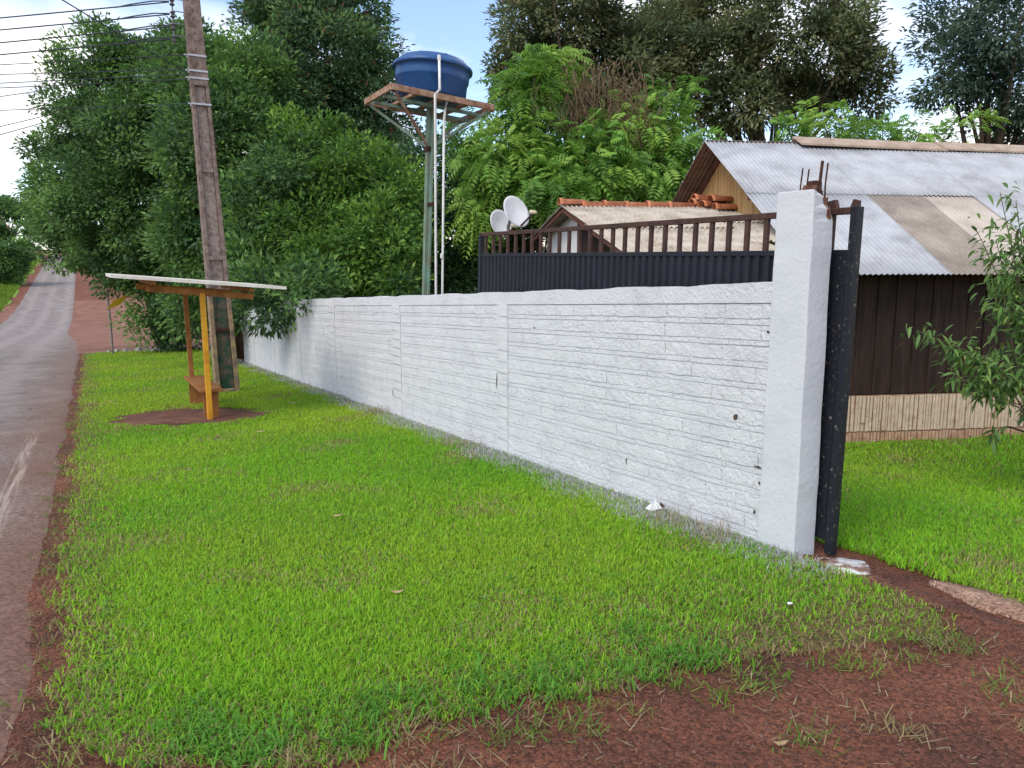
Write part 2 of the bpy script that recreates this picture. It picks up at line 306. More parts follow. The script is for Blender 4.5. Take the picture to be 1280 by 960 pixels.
def road_right(s): return -.27 + .05 * wob(s, 0, .9, 5) - .9 * sm(34, 60, s)
ss = np.concatenate([np.linspace(-40, 0, 20), np.arange(.25, 30, .25), np.linspace(30, 186, 120)]); kk = np.linspace(0, 1, 30)
S = np.repeat(ss[:, None], 30, 1); rr = road_right(ss)[:, None]; T_ = rr + (-6.1 + .12 * wob(ss, 3, .5, 8)[:, None] - rr) * kk[None]
grid_sheet('road', S, T_, .006, M_road, lambda s, t_: -.04 * (kk[None] < .02) + 0 * s)

def lawn_front(t_): return np.interp(t_, [-.4, -.06, .3, .62, 1.0, 1.5, 1.92, 2.6, 3.1, 3.45, 3.7], [3.5, 2.85, 2.6, 2.42, 2.5, 2.46, 2.34, 2.22, 2.02, 1.98, 2.1]) + .06 * wob(t_, 1, 4, 2)
def lawn_left(s): return -.27 + .06 * wob(s, 0, 1.1, 4) + .05 * wob(s, 0, 4, 6)
LEND = 30.3
def in_lawn(s, t_): return (s > lawn_front(t_)) & (t_ > lawn_left(s)) & (t_ < 3.66) & (s < LEND)
qq = np.linspace(0, 1, 160) ** 1.7; vv = np.linspace(0, 1, 60)
Tg = -.2 + 3.86 * vv[None]; Sg = lawn_front(Tg) + (LEND - lawn_front(Tg)) * qq[:, None]
Tg = lawn_left(Sg) + (3.67 - lawn_left(Sg)) * vv[None]
grid_sheet('lawn', Sg, Tg, .002, M_lawn, lambda s, t_: -.05 * np.exp(-np.maximum(s - lawn_front(t_), 0) / .05) - .05 * np.exp(-np.maximum(t_ - lawn_left(s), 0) / .04))
S, T_ = np.meshgrid(np.linspace(-4, 16, 60), np.linspace(4.02, 13, 40), indexing='ij'); grid_sheet('yard_lawn', S, T_, .002, M_lawn, lambda s, t_: -.06 * (t_ < 4.1))
S, T_ = np.meshgrid(np.linspace(8, 200, 80), np.linspace(5.2, 120, 50), indexing='ij'); S = S + 26 * np.clip((8 - T_) / 3, 0, 1) * 0
grid_sheet('woodland_floor', S, T_ + 2.2 * sm(26, 34, S), .006, mat('leaf_litter', [(.02, .028, .01), (.04, .05, .015), (.06, .075, .022)], .95, 2, 9, .8, 12))
S, T_ = np.meshgrid(np.linspace(84, 230, 60), np.linspace(-7.0, -70, 40), indexing='ij')
grid_sheet('far_verge', S, T_ - .6 * wob(S, T_, .2, 3), .01, mat('far_grass', [(.10, .17, .02), (.17, .27, .03), (.22, .30, .05)], .95, .6, 9, .8, 3), lambda s, t_: .15 * wob(s, t_, .5, 2))
M_track = mat('dry_earth', [(.15, .06, .036), (.21, .092, .058), (.28, .14, .095)], .95, .9, 10, .6, 8, ramp=(.32, .68), bdist=.05)
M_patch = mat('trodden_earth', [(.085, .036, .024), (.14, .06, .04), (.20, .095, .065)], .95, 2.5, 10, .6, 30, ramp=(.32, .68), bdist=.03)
S, T_ = np.meshgrid(np.linspace(30.6, 96, 90), np.linspace(-3.2, 7.4, 30), indexing='ij'); grid_sheet('dirt_track', S + .5 * wob(S, T_, .7, 3) * (S < 31), T_ - .35 * wob(S, T_, .4, 5), -.004, M_track, lambda s, t_: .012 * (t_ > -.6))
S, T_ = np.meshgrid(np.linspace(52, 92, 60), np.linspace(-5.7, -14, 30), indexing='ij'); grid_sheet('roadside_earth', S, T_ - .5 * wob(S, T_, .3, 6), .003, M_track, lambda s, t_: -.02 * (t_ > -6.2))
# worn patch of earth under the shelter
th = np.linspace(0, 2 * math.pi, 48); rad = np.linspace(0, 1, 6)
A, B = np.meshgrid(rad, th, indexing='ij'); kx = 1 + .14 * np.sin(3 * B + 1) + .10 * np.sin(5 * B) + .05 * np.sin(11 * B + 2)
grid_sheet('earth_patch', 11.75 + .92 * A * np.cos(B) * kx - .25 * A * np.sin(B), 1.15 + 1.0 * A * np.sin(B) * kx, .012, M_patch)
def in_patch(s, t_): return ((s - 11.75 + .25 * (t_ - 1.15)) / .9) ** 2 + ((t_ - 1.15) / 1.0) ** 2 < 1 + .4 * wob(s, t_, 4, 1)

# ------------------------------------------------------------------ grass
def blades(s, t_, length, width, col, lean=.5, flat=0.):
    n = len(s); p = xy(s, t_); z = gst(s, t_); az = rng.uniform(0, 2 * math.pi, n); d = np.stack([np.cos(az), np.sin(az)], -1)
    az2 = az + math.pi / 2 + rng.normal(0, .5, n); sd_ = np.stack([np.cos(az2), np.sin(az2)], -1) * (width / 2)[:, None]
    ln = np.clip(rng.normal(lean, .28, n), .05, 1.4) if np.isscalar(lean) else lean
    base = np.concatenate([p, z[:, None]], 1); V = np.zeros((n, 5, 3))
    midh = length * .55 * np.cos(ln * .6); mido = length * .55 * np.sin(ln * .6)
    toph = midh + length * .45 * np.cos(ln * 1.7); topo = mido + length * .45 * np.sin(ln * 1.7)
    V[:, 0] = base; V[:, 1] = base; V[:, 0, :2] -= sd_; V[:, 1, :2] += sd_; V[:, :2, 2] -= .004
    V[:, 2] = base; V[:, 3] = base; V[:, 2, :2] += d * mido[:, None] - sd_ * .85; V[:, 3, :2] += d * mido[:, None] + sd_ * .85
    V[:, 2, 2] += midh; V[:, 3, 2] += midh; V[:, 4] = base; V[:, 4, :2] += d * topo[:, None]; V[:, 4, 2] += np.maximum(toph, .004)
    k = np.arange(n)[:, None] * 5
    T = np.concatenate([k + np.array([[0, 1, 3]]), k + np.array([[0, 3, 2]]), k + np.array([[2, 3, 4]])], 0)
    return V.reshape(-1, 3), T, np.repeat(col, 5, 0)
def grass_cols(s, t_, n):
    g = np.array([.255, .56, .022]); y = np.array([.50, .62, .048]); dk = np.array([.15, .39, .032]); tan = np.array([.48, .38, .19])
    a = np.clip(.45 + .35 * wob(s, t_, .8, 1) + rng.normal(0, .25, n), 0, 1)[:, None]
    c = dk * (1 - a) + g * a
    yl = np.clip(.26 + .4 * wob(s, t_, .45, 9) + .25 * sm(5, 14, s) + rng.normal(0, .18, n), 0, 1)[:, None] * .75; c = c * (1 - yl) + y * yl
    dry = (rng.random(n) < .04 + .7 * np.clip(wob(s, t_, 1.3, 12) - .3, 0, 1))[:, None]; c = np.where(dry, tan * rng.uniform(.6, 1.1, (n, 1)), c)
    return c * rng.uniform(.8, 1.2, (n, 1))
parts = []
def lawn_patch(s0, s1, t0, t1, D, mask, lscale=1.):
    area = (s1 - s0) * (t1 - t0); sc_ = (s0 + s1) / 2
    n = int(D * area)
    if n < 1: return
    s = rng.uniform(s0, s1, n); t_ = rng.uniform(t0, t1, n); k = mask(s, t_); s = s[k]; t_ = t_[k]; n = len(s)
    if not n: return
    dist = np.hypot(*xy(s, t_).T); grow = 1 + dist / 13
    c = grass_cols(s, t_, n); L = rng.uniform(.024, .055, n) * (1 + dist / 40) * lscale * (1 + .25 * wob(s, t_, 1.1, 7)); W = rng.uniform(.0032, .0062, n) * grow
    # paint spilled on the grass along the wall foot
    q = np.clip((t_ - 3.22 - .14 * wob(s, t_, 1.6, 3)) / .34, 0, 1) * (t_ < 3.7) * sm(2.6, 3.1, s); pw = (rng.random(n) < q * .8)[:, None]
    c = np.where(pw, np.array([.60, .61, .60]) * rng.uniform(.6, 1.1, (n, 1)), c)
    # thin and dry towards the bare edges
    e = np.minimum(np.minimum(s - lawn_front(t_), (t_ - lawn_left(s)) * 1.3), 1.) * (t_ < 3.7) + (t_ >= 3.7)
    thin = np.clip(e / .55, 0, 1); keep = rng.random(n) < .22 + .78 * thin * np.clip(1.05 + .5 * np.clip(wob(s, t_, 1.3, 12) * -1, -1, .2), 0, 1)
    near_gate = sm(3.6, 2.2, s) * sm(1.5, 2.9, t_) * (t_ < 3.7); keep &= rng.random(n) > .72 * near_gate
    dr = (rng.random(n) < .35 * (1 - thin) + .25 * near_gate)[:, None]; c = np.where(dr, np.array([.38, .29, .15]) * rng.uniform(.5, 1.1, (n, 1)), c)
    lean = np.clip(rng.normal(.75, .3, n) + .35 * (1 - thin), .05, 1.45)
    s, t_, L, W, c, lean = s[keep], t_[keep], L[keep], W[keep], c[keep], lean[keep]
    parts.append(blades(s, t_, L, W, c, lean))
def dens(d): return 22500 / (1 + (d / 4) ** 2)
for a in np.concatenate([np.arange(1.8, 8, .4), np.arange(8, 31, 1.)]):
    st = .4 if a < 7.9 else 1.
    lawn_patch(a, a + st, -.45, 3.68, dens(a), lambda s, t_: in_lawn(s, t_) & ~in_patch(s, t_))
def cat_mesh(name, label, cat):
    V = np.concatenate([p[0] for p in parts]); C_ = np.concatenate([p[2] for p in parts]); off = 0; T = []
    for p in parts: T.append(p[1] + off); off += len(p[0])
    o = tri_mesh(name, V, np.concatenate(T), C_, M_blade); tag(o, label, cat, kind='stuff'); parts.clear(); return o
# dry runners and weeds creeping out over the bare earth
def tuft(s0, t0, n, spread, L, colr, lean=1.0):
    s = s0 + rng.normal(0, spread, n); t_ = t0 + rng.normal(0, spread, n)
    parts.append(blades(s, t_, rng.uniform(.5, 1.2, n) * L, rng.uniform(.003, .006, n), np.array(colr) * rng.uniform(.6, 1.2, (n, 1)), np.clip(rng.normal(lean, .25, n), .2, 2.2)))
for k in range(120):                                                      # straws lying loose on the drive
    t0 = rng.uniform(-.4, 3.6); s0 = lawn_front(t0) - rng.exponential(.35); tuft(s0, t0, 2, .02, .11, (.45, .37, .22), 2.1)
for k in range(90):
    t0 = rng.uniform(-.3, 3.5); s0 = lawn_front(t0) + rng.normal(-.04, .12); tuft(s0, t0, 14, .035, .09, random.choice([(.15, .32, .03), (.4, .31, .16), (.25, .34, .06)]), random.uniform(1.2, 1.9))
for k in range(120):
    s0 = rng.uniform(2.8, 14); tuft(s0, lawn_left(s0) + rng.normal(-.03, .06), 12, .04, .07, random.choice([(.15, .3, .03), (.4, .31, .16), (.3, .26, .1)]), random.uniform(1.2, 1.9))
for s0, t0 in ((1.72, 2.15), (1.6, 2.5), (1.85, 3.3), (1.55, 3.1), (2.2, .9), (2.28, 1.25), (2.2, 1.5), (2.1, 2.3), (1.35, 2.9), (2.3, .5)):
    tuft(s0, t0, 40, .05, .10, random.choice([(.14, .28, .04), (.36, .30, .14)]), 1.5); tuft(s0, t0, 14, .08, .14, (.45, .36, .2), 2.0)
for s0, t0 in ((10.3, 3.5), (10.45, 3.55), (7.35, 3.45), (7.5, 3.35), (3.6, 3.5), (4.0, 3.45)): tuft(s0, t0, 60, .09, .16, (.42, .34, .22), .5)
for k in range(420):                                                      # broad-leaved weeds among the blades
    s0 = 2.6 + rng.exponential(2.6); t0 = rng.uniform(-.1, 3.3)
    if s0 > 11 or not in_lawn(np.array(s0), np.array(t0)): continue
    n_ = 9; s = s0 + rng.normal(0, .018, n_); t_ = t0 + rng.normal(0, .018, n_); parts.append(blades(s, t_, rng.uniform(.03, .06, n_), rng.uniform(.010, .018, n_), np.array([.16, .36, .06]) * rng.uniform(.7, 1.2, (n_, 1)), np.clip(rng.normal(1.1, .25, n_), .4, 1.6)))
for k in range(70):                                                       # coarse darker clumps along the front edge
    t0 = rng.uniform(.2, 2.4); s0 = lawn_front(t0) + abs(rng.normal(.12, .16)); n_ = 26
    s = s0 + rng.normal(0, .05, n_); t_ = t0 + rng.normal(0, .05, n_)
    parts.append(blades(s, t_, rng.uniform(.05, .10, n_), rng.uniform(.006, .010, n_), np.array([.13, .33, .04]) * rng.uniform(.7, 1.2, (n_, 1)), np.clip(rng.normal(1.1, .3, n_), .3, 1.6)))
cat_mesh('lawn_grass', 'short bright green lawn grass between the road and the white wall', 'grass')
for a in np.arange(-3, 9, .5):
    for b0 in np.arange(4.02, 12, .7):
        q = xy(a + .25, b0 + .35); d_ = math.hypot(*q); px = 640 + 962 * q[0] / max(q[1], .3)
        if q[1] < 1 or px > 2100 or px < 860 or q[1] > 10.6: continue
        lawn_patch(a, a + .5, b0, b0 + .7, dens(d_) * (.75 if px < 1500 else .5), lambda s, t_: t_ > 4.03 + .05 * wob(s, 0, 6, 2), 1.15)
cat_mesh('yard_grass', 'green lawn grass in the yard in front of the dark wooden house', 'grass')
s = rng.uniform(84, 190, 26000); t_ = -7.2 - rng.exponential(6, 26000); n = len(s)
parts.append(blades(s, t_, rng.uniform(.2, .5, n), rng.uniform(.06, .14, n), np.array([.17, .28, .03]) * rng.uniform(.6, 1.2, (n, 1)), .5))
cat_mesh('verge_grass', 'green grass on the bank left of the far road', 'grass')

# pebbles and grit on the bare drive, dead leaves
def pebbles(name, s, t_, size, label):
    n = len(s); ico = np.array([(0, 0, .8), (.9, 0, -.5), (.3, .9, -.5), (-.8, .5, -.5), (-.8, -.5, -.5), (.3, -.9, -.5)]); fc = np.array([(0, 1, 2), (0, 2, 3), (0, 3, 4), (0, 4, 5), (0, 5, 1)])
    V = ico[None] * rng.uniform(.6, 1.3, (n, 6, 3)) * size[:, None, None]; V[..., 2] *= .7
    a = rng.uniform(0, 6.28, n); c, s_ = np.cos(a)[:, None], np.sin(a)[:, None]; X = V[..., 0] * c - V[..., 1] * s_; Y = V[..., 0] * s_ + V[..., 1] * c
    p = xy(s, t_); V = np.stack([X + p[:, :1], Y + p[:, 1:], V[..., 2] + (gst(s, t_) + bumps(s, t_) + size * .25)[:, None]], -1)
    V = V.reshape(-1, 3); T = (fc[None] + np.arange(n)[:, None, None] * 6).reshape(-1, 3)
    o = tri_mesh(name, V, T, np.zeros((len(V), 3)) + .1, M_pebble); return tag(o, label, 'gravel', kind='stuff')
s = rng.uniform(.2, 3.2, 36000); t_ = rng.uniform(-.9, 3.9, 36000); k = (s < lawn_front(t_) + .05) & ((t_ > -.3) | (s < 3)); s, t_ = s[k], t_[k]
pebbles('gravel', s, t_, rng.exponential(.0016, len(s)) + .0018, 'loose dark grit scattered over the red earth drive')
s = rng.uniform(2.0, 26, 3500) ** 1.0; t_ = lawn_left(s) - rng.exponential(.14, 3500) - .02
pebbles('roadside_gravel', s, t_, (rng.exponential(.003, 3500) + .002) * (1 + s / 20), 'grit and small stones along the lawn edge of the road')

# ------------------------------------------------------------------ trees
def leaf_set(pos, d, nrm, L, W, fold=.2):
    d = d / np.linalg.norm(d, axis=1, keepdims=True); side = np.cross(d, nrm); side /= np.linalg.norm(side, axis=1, keepdims=True) + 1e-9
    up = np.cross(side, d); n = len(pos); V = np.zeros((n, 4, 3)); L = L[:, None]; W = W[:, None]
    V[:, 0] = pos; V[:, 2] = pos + d * L - up * L * .12; m_ = pos + d * L * .45
    V[:, 1] = m_ + side * W / 2 + up * W * fold; V[:, 3] = m_ - side * W / 2 + up * W * fold
    k = np.arange(n)[:, None] * 4
    return V.reshape(-1, 3), np.concatenate([k + np.array([[0, 1, 2]]), k + np.array([[0, 2, 3]])], 0)
def unit(n):
    v = rng.normal(size=(n, 3)); return v / np.linalg.norm(v, axis=1, keepdims=True)
def tree(name, label, base, blobs, cols, clump=.7, per=95, leaf=(.12, .055), trunk_r=.16, frond=False, cover=1.0, droop=.25, tipcol=None, tip=.15, limbs=16, stems=1, group=None, cat='tree', back=.18, inner=.22):
    root = thing(name, base, 0, label, cat, group); b0 = np.array(base)
    C3 = np.array([b[0] for b in blobs]); R3 = np.maximum(np.array([b[1] for b in blobs]) - .42 * clump, .35)
    cen = []; out = []
    for i in range(len(blobs)):
        a, b_, c = R3[i]; area = 4 * math.pi * (((a * b_) ** 1.6 + (a * c) ** 1.6 + (b_ * c) ** 1.6) / 3) ** (1 / 1.6)
        n = max(6, int(area / (clump ** 2) * cover)); v = unit(n); rad = rng.uniform(.72, 1.05, n) * (1 + .22 * wob(v[:, 0] * 3 + i, v[:, 1] * 3 + v[:, 2] * 2, 1.5, i))
        p = C3[i] + v * R3[i] * rad[:, None]
        m_ = max(3, int(n * inner)); vi = unit(m_); pi_ = C3[i] + vi * R3[i] * rng.uniform(.25, .7, (m_, 1))
        p = np.concatenate([p, pi_]); v = np.concatenate([v, vi])
        ok = np.ones(len(p), bool)
        for j in range(len(blobs)):
            if j != i: ok &= (((p - C3[j]) / R3[j]) ** 2).sum(1) > .42
        away = (v * (p - CAM) / np.linalg.norm(p - CAM, axis=1, keepdims=True)).sum(1)
        ok &= (away < .25) | (rng.random(len(p)) < back)
        ok &= p[:, 2] > gz(p[:, 0], p[:, 1]) + .1
        cen.append(p[ok]); out.append(v[ok])
    cen = np.concatenate(cen); out = np.concatenate(out); K = len(cen)
    cl_t = rng.normal(0, 1.25, K) + .9 * wob(cen[:, 0], cen[:, 2], .9, 3)                                             # one hue per clump
    nper = np.maximum(8, (per * (1 if frond else 1.3) * rng.uniform(.5, 1.4, K)).astype(int)); idx = np.repeat(np.arange(K), nper); n = len(idx)
    cr_ = clump * rng.uniform(.7, 1.25, K)
    v = unit(n); rr_ = rng.uniform(.15, 1, n) ** .6
    pos = cen[idx] + v * (cr_[idx] * rr_)[:, None] * np.array([1, 1, .72])
    o_ = out[idx] * .6 + v * .7 + np.array([0, 0, .35])
    d = o_ + rng.normal(0, .45, (n, 3)); d[:, 2] -= droop
    nrm = np.array([0, 0, 1.]) + out[idx] * .45 + rng.normal(0, .45, (n, 3))
    L = rng.uniform(.7, 1.35, n) * leaf[0] * (1 if frond else 1.2); W = rng.uniform(.75, 1.2, n) * leaf[1] * (1 if frond else 1.35)
    cA, cB, cC = [np.array(c) for c in cols]
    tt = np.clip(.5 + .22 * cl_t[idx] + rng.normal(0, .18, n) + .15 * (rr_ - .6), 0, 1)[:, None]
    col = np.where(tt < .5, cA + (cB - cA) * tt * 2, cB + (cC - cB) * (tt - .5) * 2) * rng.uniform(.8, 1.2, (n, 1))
    if tipcol is not None:
        k = (rr_ > .75) & (v[:, 2] > -.1) & (rng.random(n) < tip); col[k] = np.array(tipcol) * rng.uniform(.7, 1.2, (k.sum(), 1))
    if frond:                                                              # pinnate leaf: leaflets both sides of a drooping rib
        d = d / np.linalg.norm(d, axis=1, keepdims=True); side = np.cross(d, nrm); side /= np.linalg.norm(side, axis=1, keepdims=True)
        P, D, NN, LL, WW, CC = [], [], [], [], [], []
        for q in range(1, 7):
            f = q / 6; c_ = pos + d * (L * f)[:, None]; c_[:, 2] -= L * f * f * .45
            ll = L * .46 * math.sin(math.pi * (f * .72 + .2))
            for sg in (-1, 1):
                P.append(c_); D.append(side * sg + d * .45 - np.array([0, 0, .18])); NN.append(nrm); LL.append(ll); WW.append(ll * .36); CC.append(col)
        pos, d, nrm, L, W, col = [np.concatenate(x) for x in (P, D, NN, LL, WW, CC)]
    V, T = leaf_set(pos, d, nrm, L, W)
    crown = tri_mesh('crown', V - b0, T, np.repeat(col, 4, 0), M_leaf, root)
    tr = MB(); top = C3.mean(0); 
    for st in range(stems):
        off = np.array([rng.normal(0, .25), rng.normal(0, .25), 0]) * (stems > 1)
        fk = b0 + (top - b0) * (.45 if stems == 1 else rng.uniform(.3, .5)) + np.array([rng.normal(0, .15), rng.normal(0, .15), 0]) + off * 2
        md = (b0 + off + fk) / 2 + np.array([rng.normal(0, .12), rng.normal(0, .12), 0]); sc_ = 1 if stems == 1 else .6
        tr.tube([np.zeros(3) + off - (0, 0, .15), (md - b0), (fk - b0)], [trunk_r * 1.25 * sc_, trunk_r * .95 * sc_, trunk_r * .75 * sc_], 9)
        sel = rng.choice(K, min(limbs, K), replace=False)
        for j in sel:
            e = cen[j] - b0; f0 = fk - b0; m1 = f0 + (e - f0) * .5 + np.array([rng.normal(0, .25), rng.normal(0, .25), rng.uniform(.0, .4)])
            tr.tube([f0 - (0, 0, .1), m1, e], [trunk_r * .55 * sc_, trunk_r * .3 * sc_, .012], 6)
    tr.build('trunk', M_bark, root, True)
    return root, cen
def blob(px, py, Y, rx, ry, rd): 
    c = at(px, py, Y); k = Y / F_PX * 1.0; return (c, np.array([rx * k, rd, ry * k]))
def gbase(px, Y):
    x = (px - 640) / F_PX * Y; return (x, Y, float(gz(x, Y)) - .03)
DK = ((.052, .10, .054), (.095, .18, .078), (.17, .29, .095)); MID = ((.052, .112, .046), (.108, .215, .066), (.20, .36, .085))
BR = ((.085, .195, .03), (.17, .34, .05), (.30, .47, .08)); OLV = ((.08, .115, .06), (.155, .20, .085), (.29, .29, .13)); BLU = ((.052, .09, .075), (.10, .16, .11), (.18, .25, .15))
tree('broadleaf_tree', 'dark green broadleaf tree whose skirt reaches the lawn beyond the bus shelter', gbase(205, 27.5),
     [blob(*a) for a in ((142, 155, 28, 66, 85, 2.8), (100, 232, 28, 50, 44, 2.2), (165, 265, 27, 85, 85, 3.2), (130, 80, 28, 48, 48, 1.8), (195, 110, 28, 55, 60, 2.2), (205, 370, 26.5, 48, 72, 1.6), (52, 185, 29, 24, 16, 1.0), (72, 270, 28.5, 32, 36, 1.5), (115, 305, 28, 55, 42, 2), (215, 190, 27, 70, 110, 3), (178, 330, 27, 55, 50, 2))],
     MID, .62, 105, (.14, .062), .2, tipcol=(.12, .22, .035), tip=.12)
tree('broadleaf_tree', 'big green tree behind the concrete pole with branches hanging over the white wall', gbase(300, 23),
     [blob(*a) for a in ((300, 195, 22, 85, 100, 3.2), (285, 110, 23, 75, 65, 2.6), (345, 285, 19.5, 75, 75, 2.2), (265, 300, 21.5, 60, 70, 2.2), (250, 65, 24, 40, 35, 1.6), (348, 372, 16.2, 64, 48, 1.0), (378, 365, 14.9, 44, 44, .75), (320, 340, 17.6, 50, 45, 1.0), (255, 380, 20.5, 45, 45, 1.2), (330, 110, 23, 50, 55, 2), (370, 225, 19, 55, 60, 1.8))],
     MID, .58, 105, (.13, .058), .22, tipcol=(.14, .26, .04), tip=.16)
tree('broadleaf_tree', 'tall dark tree with reddish young leaves left of the blue tank', gbase(420, 26.5),
     [blob(*a) for a in ((415, 75, 26, 78, 70, 3), (450, 150, 26, 62, 75, 2.6), (385, 150, 25.5, 65, 75, 2.6), (470, 245, 25, 58, 65, 2.6), (375, 15, 26.5, 58, 32, 2), (440, 20, 26.5, 50, 45, 2), (345, 40, 27, 45, 45, 1.8), (410, 240, 24.5, 60, 60, 2.4))],
     DK, .62, 100, (.14, .06), .2, tipcol=(.17, .075, .035), tip=.13)
tree('shrub_tree', 'mid green bushy tree just behind the white wall left of the tank post', gbase(440, 18.5),
     [blob(*a) for a in ((420, 295, 18, 66, 76, 1.8), (480, 315, 17, 56, 66, 1.6), (440, 225, 19, 55, 55, 1.6), (385, 200, 20, 55, 60, 1.6), (500, 250, 18.5, 40, 50, 1.4), (395, 340, 16.5, 30, 40, .9), (505, 350, 16, 35, 40, 1.1))],
     ((.05, .115, .03), (.105, .225, .042), (.22, .39, .06)), .5, 105, (.12, .05), .12, tipcol=(.2, .33, .04), tip=.2)
tree('shrub_tree', 'dark shrub filling the gap behind the tank pipes', gbase(565, 21.5),
     [blob(*a) for a in ((575, 300, 21, 48, 70, 1.8), (535, 225, 22, 45, 60, 1.8), (600, 235, 22, 42, 60, 1.8), (560, 350, 20, 40, 35, 1.2), (530, 320, 20, 35, 50, 1.2), (640, 300, 21, 40, 45, 1.5))],
     DK, .6, 95, (.14, .06), .12)
tree('feathery_tree', 'bright green feathery tree right of the blue tank', gbase(650, 20),
     [blob(*a) for a in ((660, 135, 20, 36, 58, 1.5), (692, 78, 20, 22, 42, 1.0), (640, 205, 19, 55, 48, 1.8), (598, 165, 20, 28, 40, 1.2), (720, 195, 19, 48, 45, 1.8), (605, 250, 18.5, 32, 40, 1.2), (680, 235, 18, 50, 32, 1.4))],
     BR, .6, 21, (.40, .1), .1, frond=True, stems=3, limbs=10, cover=.8, droop=.7, inner=.5)
tree('feathery_tree', 'bright green feathery tree behind the wooden gable', gbase(790, 20.5),
     [blob(*a) for a in ((795, 165, 20, 55, 42, 1.8), (842, 132, 20, 28, 28, 1.0), (780, 218, 19, 65, 36, 1.8), (845, 195, 19.5, 24, 48, 1.1), (735, 235, 18, 70, 26, 1.3), (700, 205, 19, 30, 40, 1.2), (830, 235, 18.5, 40, 26, 1.1))],
     BR, .6, 21, (.40, .1), .1, frond=True, stems=3, limbs=10, cover=.8, droop=.7, inner=.5)
tree('feathery_tree', 'small bright green tree peeking over the ridge of the zinc roof', gbase(1040, 22),
     [blob(*a) for a in ((1030, 158, 22, 32, 28, 1.3), (1085, 172, 22, 42, 20, 1.2), (985, 172, 22, 28, 20, 1.0), (1140, 172, 22.5, 38, 20, 1.2), (1190, 172, 23, 40, 22, 1.2))],
     BR, .55, 15, (.4, .1), .08, frond=True, stems=3, limbs=9, cover=.6, droop=.5, inner=.4)
tree('tall_tree', 'tall olive tree with brownish crown above the feathery trees', gbase(745, 34),
     [blob(*a) for a in ((720, 25, 33, 85, 62, 3.6), (655, 35, 33, 36, 48, 2.5), (765, 100, 33, 70, 62, 3.4), (825, 70, 34, 55, 75, 3), (700, 110, 34, 55, 50, 2.6), (640, 95, 34, 28, 40, 1.8))],
     OLV, .72, 100, (.19, .075), .3, cover=.72, tipcol=(.15, .11, .06), tip=.14)
tree('tall_tree', 'tall olive tree with rounded brownish crown above the zinc roof', gbase(960, 34),
     [blob(*a) for a in ((960, 35, 33, 105, 75, 4), (895, 85, 33, 52, 62, 3), (1020, 75, 33, 62, 65, 3.4), (925, 132, 32, 50, 38, 2.4), (1078, 108, 33, 32, 48, 2.2), (1000, 125, 33, 50, 28, 2.2), (880, 20, 34, 42, 52, 2.6))],
     OLV, .72, 100, (.19, .075), .3, cover=.72, tipcol=(.17, .13, .07), tip=.14)
tree('tall_tree', 'dark bluish green tree at the top right corner behind the roof', gbase(1235, 31),
     [blob(*a) for a in ((1235, 45, 30, 72, 78, 3.4), (1275, 110, 30, 60, 55, 2.8), (1190, 85, 30, 42, 48, 2.4), (1330, 60, 31, 60, 70, 3), (1215, 5, 31, 55, 45, 2.6), (1310, 150, 30, 50, 30, 2.2))],
     BLU, .75, 85, (.18, .07), .3, cover=.62, tipcol=(.06, .05, .03), tip=.1)
# far side of the road
tree('roadside_tree', 'distant green tree at the left edge above the red roof', gbase(12, 150), [blob(*a) for a in ((20, 262, 150, 22, 16, 4), (42, 285, 148, 16, 18, 3.5), (2, 258, 152, 16, 14, 4))], MID, 1.6, 60, (.5, .3), .3)
tree('roadside_shrub', 'low dark green bush beside the far dirt patch at left', gbase(8, 97), [blob(*a) for a in ((10, 326, 97, 24, 22, 2.4), (-12, 330, 98, 26, 28, 2.6), (27, 312, 99, 10, 14, 1.6))], MID, .9, 90, (.35, .18), .15, cat='shrub')
tree('roadside_shrub', 'small distant tree in front of the red roofed house', gbase(4, 125), [blob(*a) for a in ((4, 290, 125, 12, 12, 1.6),)], MID, .9, 80, (.4, .2), .12)

# dead vines hanging in the feathery trees
vb = thing('dead_vine', gbase(745, 19.2), 0, 'tangle of dry brown vines hanging in the bright green trees', 'vine'); vbl = np.array(vb.location)
mbv = MB(); V_, T_v, Cv = [], [], []; off = 0; allp = []
for k in range(150):
    p = at(rng.normal(760, 34), rng.uniform(70, 150), rng.uniform(18.4, 20)) - vbl; q = p + np.array([rng.normal(0, .35), rng.normal(0, .2), -rng.uniform(.4, 1.7)])
    mbv.tube([p, (p + q) / 2 + rng.normal(0, .15, 3), q], [.008, .006, .004], 4)
    for f in np.linspace(0, 1, 9): allp.append(p + (q - p) * f + rng.normal(0, .07, 3))
mbv.tube([np.zeros(3), (0.1, .1, 2.2), at(760, 130, 19.2) - vbl], [.03, .02, .01], 6)
mbv.build('stem', mat('dry_vine', [(.12, .075, .045), (.22, .15, .09)], .95, 9, 5), vb)
allp = np.array(allp); n = len(allp); d = rng.normal(0, .4, (n, 3)) + np.array([0, 0, -1])
V, T = leaf_set(allp, d, unit(n), rng.uniform(.08, .2, n), rng.uniform(.02, .045, n)); tri_mesh('dry_leaf', V, T, np.repeat(np.array([.22, .14, .08]) * rng.uniform(.5, 1.2, (n, 1)), 4, 0), M_leaf, vb)['kind'] = 'stuff'

